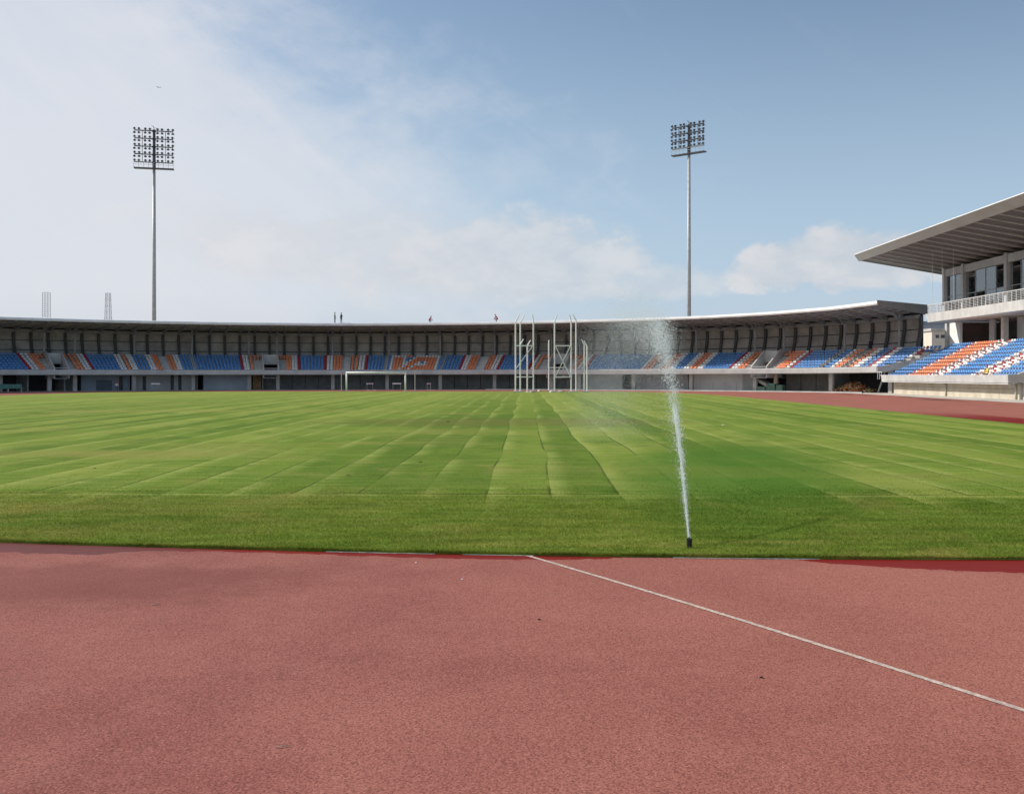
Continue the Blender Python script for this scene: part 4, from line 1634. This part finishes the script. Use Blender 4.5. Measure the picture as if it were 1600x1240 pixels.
th = th_of(1207, 69.6)
net = empty('netted_crate', P(th, 69.3, 0), -th)
tag(net, 'dark green netted stack of crates in front of the right stair', 'crate')
for k, (x0, x1, h) in enumerate(((-1.75, -0.6, 0.62), (-0.55, 0.75, 1.05), (0.8, 1.75, 0.85))):
    mb = MB()
    mb.hexa([(x0, -0.5, 0.005), (x1, -0.5, 0.005), (x1, 0.5, 0.005), (x0, 0.5, 0.005), (x0 + 0.08, -0.45, h), (x1 - 0.1, -0.42, h * 0.93), (x1 - 0.1, 0.45, h * 0.95), (x0 + 0.1, 0.45, h)])
    mb.build('crate', M_green, net)
th = th_of(10, 69.5)
bench = empty('dugout_bench', P(th, 69.0, 0), -th)
tag(bench, 'low green covered bench at the far left under the stand', 'bench')
mb = MB()
mb.box(-1.7, 1.7, -0.3, 0.3, 0.42, 0.52)
mb.build('seat', mat('green_plastic', (0.09, 0.20, 0.16), 0.6), bench)
mb = MB()
mb.hexa([(-1.7, 0.25, 0.5), (1.7, 0.25, 0.5), (1.7, 0.32, 0.5), (-1.7, 0.32, 0.5), (-1.7, 0.32, 0.95), (1.7, 0.32, 0.95), (1.7, 0.38, 0.95), (-1.7, 0.38, 0.95)])
mb.build('backrest', mat('green_plastic', (0.09, 0.20, 0.16), 0.6), bench)
for s in (-1.5, 0, 1.5):
    MB().box(s - 0.05, s + 0.05, -0.25, 0.25, 0.0, 0.42).build('leg', M_steel, bench)

# ------------------------------------------------------------------ background buildings in the gap
def block(name, x0, x1, d, z1, wm, label, depth=16, roofm=None, wins=()):
    xa, xb = px(x0, d), px(x1, d)
    o = empty(name, ((xa + xb) / 2, d, 0))
    tag(o, label, 'building')
    h = (xb - xa) / 2
    MB().box(-h, h, 0, depth, 0, z1).build('wall', wm, o)
    MB().box(-h - 0.3, h + 0.3, -0.3, depth + 0.3, z1, z1 + 0.5).build('roof', roofm or M_conc, o)
    for wx0, wx1, wy0, wy1 in wins:
        MB().box(px(wx0, d) - (xa + xb) / 2, px(wx1, d) - (xa + xb) / 2, -0.06, 0.05, pz(wy1, d), pz(wy0, d)).build('window', M_void, o)
    return o


block('background_building', 1456, 1500, 190, pz(517, 190), mat('pinkish_render', (0.66, 0.58, 0.50), 0.9, vary=0.05), 'pale pinkish building seen in the gap between the two stands', wins=((1462, 1467, 523, 528), (1470, 1476, 523, 528)))
block('background_building', 1420, 1500, 240, pz(505, 240), mat('grey_blue_render', (0.30, 0.34, 0.40), 0.9, vary=0.05), 'grey blue building farther back in the gap between the stands', roofm=M_plaster_b, wins=((1446, 1456, 519, 525), (1446, 1456, 530, 534)))

# ------------------------------------------------------------------ people
def person_mesh(joints, bones, radii, root=0):
    me = bpy.data.meshes.new('person')
    me.from_pydata(joints, bones, [])
    return me


def clothes(name, stops):
    """stops: (height, colour) from the ground up, hard edges"""
    m = bpy.data.materials.new(name)
    m.use_nodes = True
    t_ = NT(m.node_tree)
    b = t_.n['Principled BSDF']
    b.inputs['Roughness'].default_value = 0.85
    tc = t_.node('ShaderNodeTexCoord')
    X, Y, Z = t_.sep(tc.outputs['Object'])
    c = None
    for h, col in stops:
        c = t_.colmix(t_.sstep(Z, h - 0.01, h + 0.01), c if c is not None else col, col)
    t_.l.new(c, b.inputs['Base Color'])
    return m


def person(loc, rz, pose, material, label, hair=None, scale=1.0, hairname='hair'):
    root = empty('person', loc, rz)
    root.scale = (scale, scale, scale)
    tag(root, label, 'person')
    if pose == 'stand':
        J = [((0, 0, .95), .15), ((0, 0, 1.15), .14), ((0, 0.01, 1.38), .16), ((0, 0.0, 1.50), .06), ((0, -.02, 1.60), .09), ((0, -.02, 1.70), .085),
             ((.17, 0, 1.40), .065), ((.24, .02, 1.14), .05), ((.22, -.12, .92), .038), ((.21, -.16, .84), .035),
             ((-.17, 0, 1.40), .065), ((-.25, .02, 1.14), .05), ((-.24, -.06, .90), .038), ((-.23, -.08, .82), .035),
             ((.10, 0, .88), .095), ((.12, -.01, .48), .068), ((.13, .03, .09), .048), ((.14, -.13, .045), .04),
             ((-.10, 0, .88), .095), ((-.12, -.03, .48), .068), ((-.14, .01, .09), .048), ((-.15, -.15, .045), .04)]
        head = (0, -.02, 1.66)
    elif pose == 'sit':
        J = [((0, 0, .50), .15), ((0, 0.03, .72), .14), ((0, 0.0, .95), .16), ((0, -.03, 1.07), .06), ((0, -.06, 1.17), .09), ((0, -.06, 1.27), .085),
             ((.17, 0, .97), .065), ((.25, -.10, .75), .05), ((.18, -.32, .62), .038), ((.16, -.40, .60), .035),
             ((-.17, 0, .97), .065), ((-.25, -.10, .75), .05), ((-.18, -.32, .62), .038), ((-.16, -.40, .60), .035),
             ((.10, -.03, .48), .095), ((.13, -.42, .50), .068), ((.13, -.44, .09), .048), ((.14, -.58, .045), .04),
             ((-.10, -.03, .48), .095), ((-.13, -.42, .50), .068), ((-.14, -.44, .09), .048), ((-.15, -.58, .045), .04)]
        head = (0, -.06, 1.23)
    else:   # crouching / bending forward
        J = [((0, .12, .42), .15), ((0, .02, .62), .14), ((0, -.14, .80), .16), ((0, -.22, .90), .06), ((0, -.28, .98), .09), ((0, -.31, 1.07), .085),
             ((.17, -.14, .80), .065), ((.24, -.32, .58), .05), ((.16, -.46, .40), .038), ((.14, -.50, .32), .035),
             ((-.17, -.14, .80), .065), ((-.24, -.30, .58), .05), ((-.16, -.44, .40), .038), ((-.14, -.48, .32), .035),
             ((.10, .10, .40), .095), ((.15, -.26, .46), .068), ((.13, -.04, .09), .048), ((.14, -.20, .045), .04),
             ((-.10, .10, .40), .095), ((-.15, -.24, .46), .068), ((-.14, -.02, .09), .048), ((-.15, -.18, .045), .04)]
        head = (0, -.30, 1.03)
    E = [(0, 1), (1, 2), (2, 3), (3, 4), (4, 5), (2, 6), (6, 7), (7, 8), (8, 9), (2, 10), (10, 11), (11, 12), (12, 13), (0, 14), (14, 15), (15, 16), (16, 17), (0, 18), (18, 19), (19, 20), (20, 21)]
    me = bpy.data.meshes.new('body')
    me.from_pydata([j[0] for j in J], E, [])
    me.materials.append(material)
    o = link('body', me, root)
    sk = o.modifiers.new('skin', 'SKIN')
    for i, sv in enumerate(me.skin_vertices[0].data):
        sv.radius = (J[i][1], J[i][1] * 0.82)
        sv.use_root = (i == 0)
    o.modifiers.new('sub', 'SUBSURF').levels = 1
    o.modifiers['sub'].render_levels = 1
    if hair is not None:
        mb_ = MB()
        n_ = 8
        v, f = [], []
        for i in range(4):
            ph = math.pi / 2 * i / 3.2
            for k in range(n_):
                a = 2 * math.pi * k / n_
                v.append((head[0] + .115 * math.cos(ph) * math.cos(a), head[1] + .01 + .125 * math.cos(ph) * math.sin(a), head[2] + .02 + .13 * math.sin(ph)))
        for i in range(3):
            for k in range(n_):
                f.append((i * n_ + k, i * n_ + (k + 1) % n_, (i + 1) * n_ + (k + 1) % n_, (i + 1) * n_ + k))
        f.append(tuple(range(3 * n_, 4 * n_)))
        mb_.add(v, f)
        mb_.build(hairname, hair, root, smooth=True)
    return root


SKIN = (0.30, 0.17, 0.11)
DARK = mat('dark_hair', (0.02, 0.018, 0.016), 0.7)
HELM = mat('white_helmet', (0.75, 0.74, 0.70), 0.4)
HRED = mat('red_helmet', (0.45, 0.04, 0.03), 0.4)


def roof_spot(x, r_):
    th_ = th_of(x, r_)
    z = 9.56 - 0.10 * (r_ - 70.2) / (RR - 70.2)
    return P(th_, r_, z - 0.005), -th_


l, rz = roof_spot(523.2, 70.7)
person(l, rz + 1.2, 'stand', clothes('pale_shirt', [(0, (.05, .06, .09)), (.92, (.30, .36, .30)), (1.47, SKIN)]), 'person in a pale shirt and dark trousers standing on the stand roof', DARK, 0.86)
l, rz = roof_spot(533.3, 70.7)
person(l, rz - 0.8, 'stand', clothes('black_outfit', [(0, (.03, .035, .05)), (.92, (.03, .03, .03)), (1.47, SKIN)]), 'person all in black standing on the stand roof', DARK, 0.83)
l, rz = roof_spot(671.5, 71.2)
person(l, rz + 1.0, 'crouch', clothes('dark_red_outfit', [(0, (.05, .04, .05)), (.42, (.28, .03, .035)), (.90, SKIN)]), 'person in dark red crouching on the middle of the stand roof', DARK, 0.85)
l, rz = roof_spot(776.5, 70.8)
person(l, rz - 1.1, 'crouch', clothes('red_outfit', [(0, (.09, .03, .03)), (.42, (.40, .05, .04)), (.90, SKIN)]), 'person in bright red bending over on the roof left of the cage', HRED, 0.95, 'helmet')
l = (px(112, 133), 133, 0.008)
person(l, 0.3, 'stand', clothes('khaki_outfit', [(0, (.05, .05, .045)), (.92, (.13, .11, .08)), (1.47, SKIN)]), 'person in khaki with a white hard hat under the left stand', HELM, 0.9, 'helmet')
l = (px(182.5, 129), 129, 0.008)
person(l, 0.6, 'stand', clothes('white_red_outfit', [(0, (.05, .05, .06)), (.80, (.60, .56, .52)), (1.25, (.40, .05, .05)), (1.47, SKIN)]), 'person in red and white standing in front of the blue shutter wall', DARK, 0.78)
th = th_of(1360.5, 77.0)
l = P(th, 77.0, row_z(6))
person(l, -th, 'stand', clothes('navy_outfit', [(0, (.02, .022, .03)), (.92, (.02, .022, .03)), (1.47, SKIN)]), 'person in dark clothes standing behind the top row at the right end', DARK, 0.95)
i_ = 0
yy = 41.42 / (1544.0 - VX) * F
person((X0 + 0.42, yy, mz(0)), R(-90), 'sit', clothes('yellow_vest_outfit', [(0, (.05, .05, .06)), (.52, (.75, .58, .10)), (1.05, SKIN)]), 'person in a yellow vest sitting low in the main stand', HRED, 0.85, 'helmet')

# a bird high above the left mast
o = empty('bird', (px(248, 150), 150, pz(137, 150)), 0.6)
tag(o, 'small dark bird in the sky above the left floodlight', 'bird')
mb = MB()
mb.tube((0, -0.16, 0), (0, 0.05, 0.01), 0.03, 0.055, 8)
mb.tube((0, 0.05, 0.01), (0, 0.22, 0.0), 0.055, 0.015, 8)
mb.build('body', M_black, o)
for s in (-1, 1):
    mb = MB()
    mb.add([(s * 0.03, -0.06, 0.02), (s * 0.22, -0.09, 0.11), (s * 0.40, 0.02, 0.06), (s * 0.2, 0.06, 0.09), (s * 0.03, 0.08, 0.02),
            (s * 0.03, -0.06, 0.005), (s * 0.22, -0.09, 0.095), (s * 0.40, 0.02, 0.05), (s * 0.2, 0.06, 0.075), (s * 0.03, 0.08, 0.005)],
           [(0, 1, 2, 3, 4), (9, 8, 7, 6, 5), (0, 5, 6, 1), (1, 6, 7, 2), (2, 7, 8, 3), (3, 8, 9, 4)])
    mb.build('wing', M_black, o)

# ------------------------------------------------------------------ sprinkler
SX, SY = 1.97, 11.80
sp = empty('pop_up_sprinkler', (SX, SY, 0.03))
tag(sp, 'black pop-up sprinkler head standing in the turf, throwing a jet of water', 'sprinkler')
mb = MB()
mb.tube((0, 0, -0.02), (0, 0, 0.075), 0.032, 0.032, 16)
mb.build('riser', M_black, sp, smooth=False)
mb = MB()
mb.tube((0, 0, 0.075), (0, 0, 0.115), 0.035, 0.033, 16)
mb.tube((0, 0.0, 0.098), (0, 0.045, 0.118), 0.011, 0.009, 8)
mb.build('nozzle_head', M_black, sp)
mb = MB()
mb.tube((0, 0, -0.025), (0, 0, 0.006), 0.05, 0.05, 16)
mb.build('collar', M_black, sp)


def water_material(name, alpha, tint):
    m = bpy.data.materials.new(name)
    m.use_nodes = True
    t_ = NT(m.node_tree)
    t_.n.remove(t_.n['Principled BSDF'])
    df = t_.node('ShaderNodeBsdfDiffuse')
    df.inputs['Color'].default_value = (*tint, 1)
    tl = t_.node('ShaderNodeBsdfTranslucent')
    tl.inputs['Color'].default_value = (*tint, 1)
    m1 = t_.node('ShaderNodeMixShader')
    m1.inputs[0].default_value = 0.5
    t_.l.new(df.outputs[0], m1.inputs[1])
    t_.l.new(tl.outputs[0], m1.inputs[2])
    tp = t_.node('ShaderNodeBsdfTransparent')
    m2 = t_.node('ShaderNodeMixShader')
    m2.inputs[0].default_value = alpha
    t_.l.new(tp.outputs[0], m2.inputs[1])
    t_.l.new(m1.outputs[0], m2.inputs[2])
    t_.l.new(m2.outputs[0], t_.n['Material Output'].inputs[0])
    return m


M_drop = water_material('water_drop', 0.5, (0.86, 0.91, 0.95))
M_jet = water_material('water_jet', 0.34, (0.86, 0.92, 0.96))


def jet(s):
    """centre line of the thrown water, s metres from the nozzle along the pitch"""
    return np.stack([SX + 0.105 * s - 0.0031 * s * s, SY + 0.045 + s, 0.15 + 0.56 * s - 0.0216 * s * s], -1)


def droplets():
    P_ = []
    S_ = []
    # tight core
    n_ = 6500
    s = RNG.random(n_) ** 1.05 * 7.5
    c = jet(s)
    # the jet pulses in lumps
    sig = 0.006 + 0.0145 * s
    lump = 0.03 * s[:, None] * np.sin(np.stack([s * 9.1, s * 0, s * 13.3], 1)) * 0.22
    P_.append(c + RNG.normal(0, 1, (n_, 3)) * sig[:, None] * np.array([1, 1.0, 1.0]) + lump)
    S_.append(RNG.uniform(0.0020, 0.0050, n_) * (0.7 + 0.09 * s) * RNG.choice([1, 1, 1.6], n_))
    # looser spray round the jet
    n_ = 4000
    s = RNG.random(n_) * 9
    c = jet(s)
    c[:, 0] -= RNG.exponential(0.05, n_) * (s * 0.4)
    P_.append(c + RNG.normal(0, 1, (n_, 3)) * (0.012 + 0.030 * s)[:, None])
    S_.append(RNG.uniform(0.0015, 0.0038, n_))
    # the arching crown breaking up into fine mist and drifting left
    for n_, lo, hi_ in ((78000, 0.0015, 0.0030), (8000, 0.0026, 0.0058)):
        s = 5.5 + RNG.random(n_) * 16
        c = jet(s)
        c[:, 2] -= RNG.exponential(0.36, n_) * (s - 4.5) * 0.20
        c[:, 0] -= RNG.random(n_) * (s - 5.5) * 0.085
        P_.append(c + RNG.normal(0, 1, (n_, 3)) * (0.04 + 0.024 * s)[:, None])
        S_.append(RNG.uniform(lo, hi_, n_))
    # drops falling at the far end of the throw
    for n_, lo, hi_ in ((30000, 0.0016, 0.0032), (2000, 0.003, 0.0056)):
        s = 15 + RNG.random(n_) * 10.5
        c = jet(s)
        c[:, 2] *= RNG.random(n_)
        P_.append(c + RNG.normal(0, 1, (n_, 3)) * np.array([0.75, 0.6, 0.25]))
        S_.append(RNG.uniform(lo, hi_, n_))
    p = np.concatenate(P_)
    r_ = np.concatenate(S_)
    k_ = p[:, 2] > 0.05
    p, r_ = p[k_], r_[k_]
    base = np.array([(1, 0, 0), (-1, 0, 0), (0, 1, 0), (0, -1, 0), (0, 0, 1.5), (0, 0, -1.5)], float)
    f0 = np.array([(0, 2, 4), (2, 1, 4), (1, 3, 4), (3, 0, 4), (2, 0, 5), (1, 2, 5), (3, 1, 5), (0, 3, 5)])
    v = (p[:, None, :] + base[None] * r_[:, None, None]).reshape(-1, 3)
    f = (f0[None] + (np.arange(len(p)) * 6)[:, None, None]).reshape(-1, 3)
    return np_mesh('sprinkler_spray', v, f, M_drop)


tag(link('sprinkler_spray', droplets()), 'white spray of water drops arching from the sprinkler over the pitch', 'water spray', kind='stuff')
mb = MB()
v, f = [], []
n_, m_ = 9, 22
for i in range(m_ + 1):
    s = 3.0 * i / m_
    c = jet(np.array([s]))[0]
    rr = 0.007 + 0.0095 * s
    for k in range(n_):
        a = 2 * math.pi * k / n_
        v.append((c[0] + rr * math.cos(a) * (1 + 0.25 * math.sin(i * 1.7 + k)), c[1] + 0.4 * rr * math.sin(a), c[2] + rr * math.sin(a)))
for i in range(m_):
    for k in range(n_):
        f.append((i * n_ + k, i * n_ + (k + 1) % n_, (i + 1) * n_ + (k + 1) % n_, (i + 1) * n_ + k))
mb.add(v, f)
tag(mb.build('water_jet', M_jet, None, smooth=True), 'solid bright core of the water jet leaving the sprinkler nozzle', 'water jet', kind='stuff')

# ------------------------------------------------------------------ clods of soil on the turf
CL = [(545, 743, 'small dark clod of soil on the turf left of the middle'), (657, 722, 'small dark clod of soil on the turf beside a seam'), (148, 732, 'dark clod of soil on the turf far left'),
      (700, 659, 'dark lump of soil near the brown patch of the pitch'), (1130, 664, 'small pale lump on the turf right of the jet')]
for q, (x, y, lb) in enumerate(CL):
    d = F * (EYE - 0.03) / (y - VY)
    rs = random.Random(q)
    k_ = d / 20.0
    mb = MB()
    v, f = [], []
    n_ = 9
    for i, (rr, zz) in enumerate(((1.0, 0.0), (0.85, 0.45), (0.45, 0.8))):
        for k in range(n_):
            a = 2 * math.pi * k / n_
            j = rs.uniform(0.75, 1.2)
            v.append((0.042 * k_ * rr * j * math.cos(a), 0.04 * k_ * rr * j * math.sin(a), 0.016 * k_ * zz * rs.uniform(0.8, 1.2)))
    for i in range(2):
        for k in range(n_):
            f.append((i * n_ + k, i * n_ + (k + 1) % n_, (i + 1) * n_ + (k + 1) % n_, (i + 1) * n_ + k))
    f.append(tuple(range(2 * n_, 3 * n_)))
    mb.add(v, f)
    o = mb.build('soil_clod', mat('pale_lump', (0.6, 0.58, 0.5), 0.9) if 'pale' in lb else mat('dark_soil', (0.035, 0.028, 0.018), 0.95))
    o.location = (px(x, d), d, 0.032)
    tag(o, lb, 'clod')

# ------------------------------------------------------------------ small litter on the track
LIT = [(242, 946, 'pale_scrap'), (650, 880, 'white_scrap'), (722, 906, 'white_scrap'), (1190, 1060, 'dark_scrap'), (842, 969, 'dark_scrap'), (440, 1170, 'pale_scrap')]
LL = ['thin pale twig on the track left of the middle', 'small white scrap close to the turf edge left of the line', 'tiny pale scrap near the start of the white line', 'small dark leaf scrap below the white line on the right',
      'small dark scrap in the middle of the track', 'bent pale straw near the bottom left of the track']
for (x, y, k), lb in zip(LIT, LL):
    d = F * EYE / (y - VY)
    mb = MB()
    rs = random.Random(x)
    if k == 'pale_scrap':
        mb.tube((-0.035, 0, 0.006), (0.0, 0.006, 0.009), 0.0035, 0.004, 6)
        mb.tube((0.0, 0.006, 0.009), (0.04, 0.03, 0.006), 0.004, 0.002, 6)
        mm = mat('dry_straw', (0.58, 0.42, 0.33), 0.8)
    else:
        pts = [(0.024 * math.cos(a) * rs.uniform(0.6, 1.1), 0.02 * math.sin(a) * rs.uniform(0.6, 1.1)) for a in np.linspace(0, 2 * math.pi, 8)[:-1]]
        nn = len(pts)
        mb.add([(a, b, 0.003) for a, b in pts] + [(a * 0.9, b * 0.9, 0.011 + rs.uniform(0, 0.006)) for a, b in pts],
               [tuple(reversed(range(nn))), tuple(range(nn, 2 * nn))] + [(i, (i + 1) % nn, (i + 1) % nn + nn, i + nn) for i in range(nn)])
        mm = M_white if k == 'white_scrap' else mat('dead_leaf', (0.04, 0.02, 0.016), 0.9)
    o = mb.build(k, mm)
    o.location = (px(x, d), d, 0.006)
    o.scale = (0.6, 0.6, 0.6) if k != 'pale_scrap' else (1, 1, 1)
    tag(o, lb, 'litter')
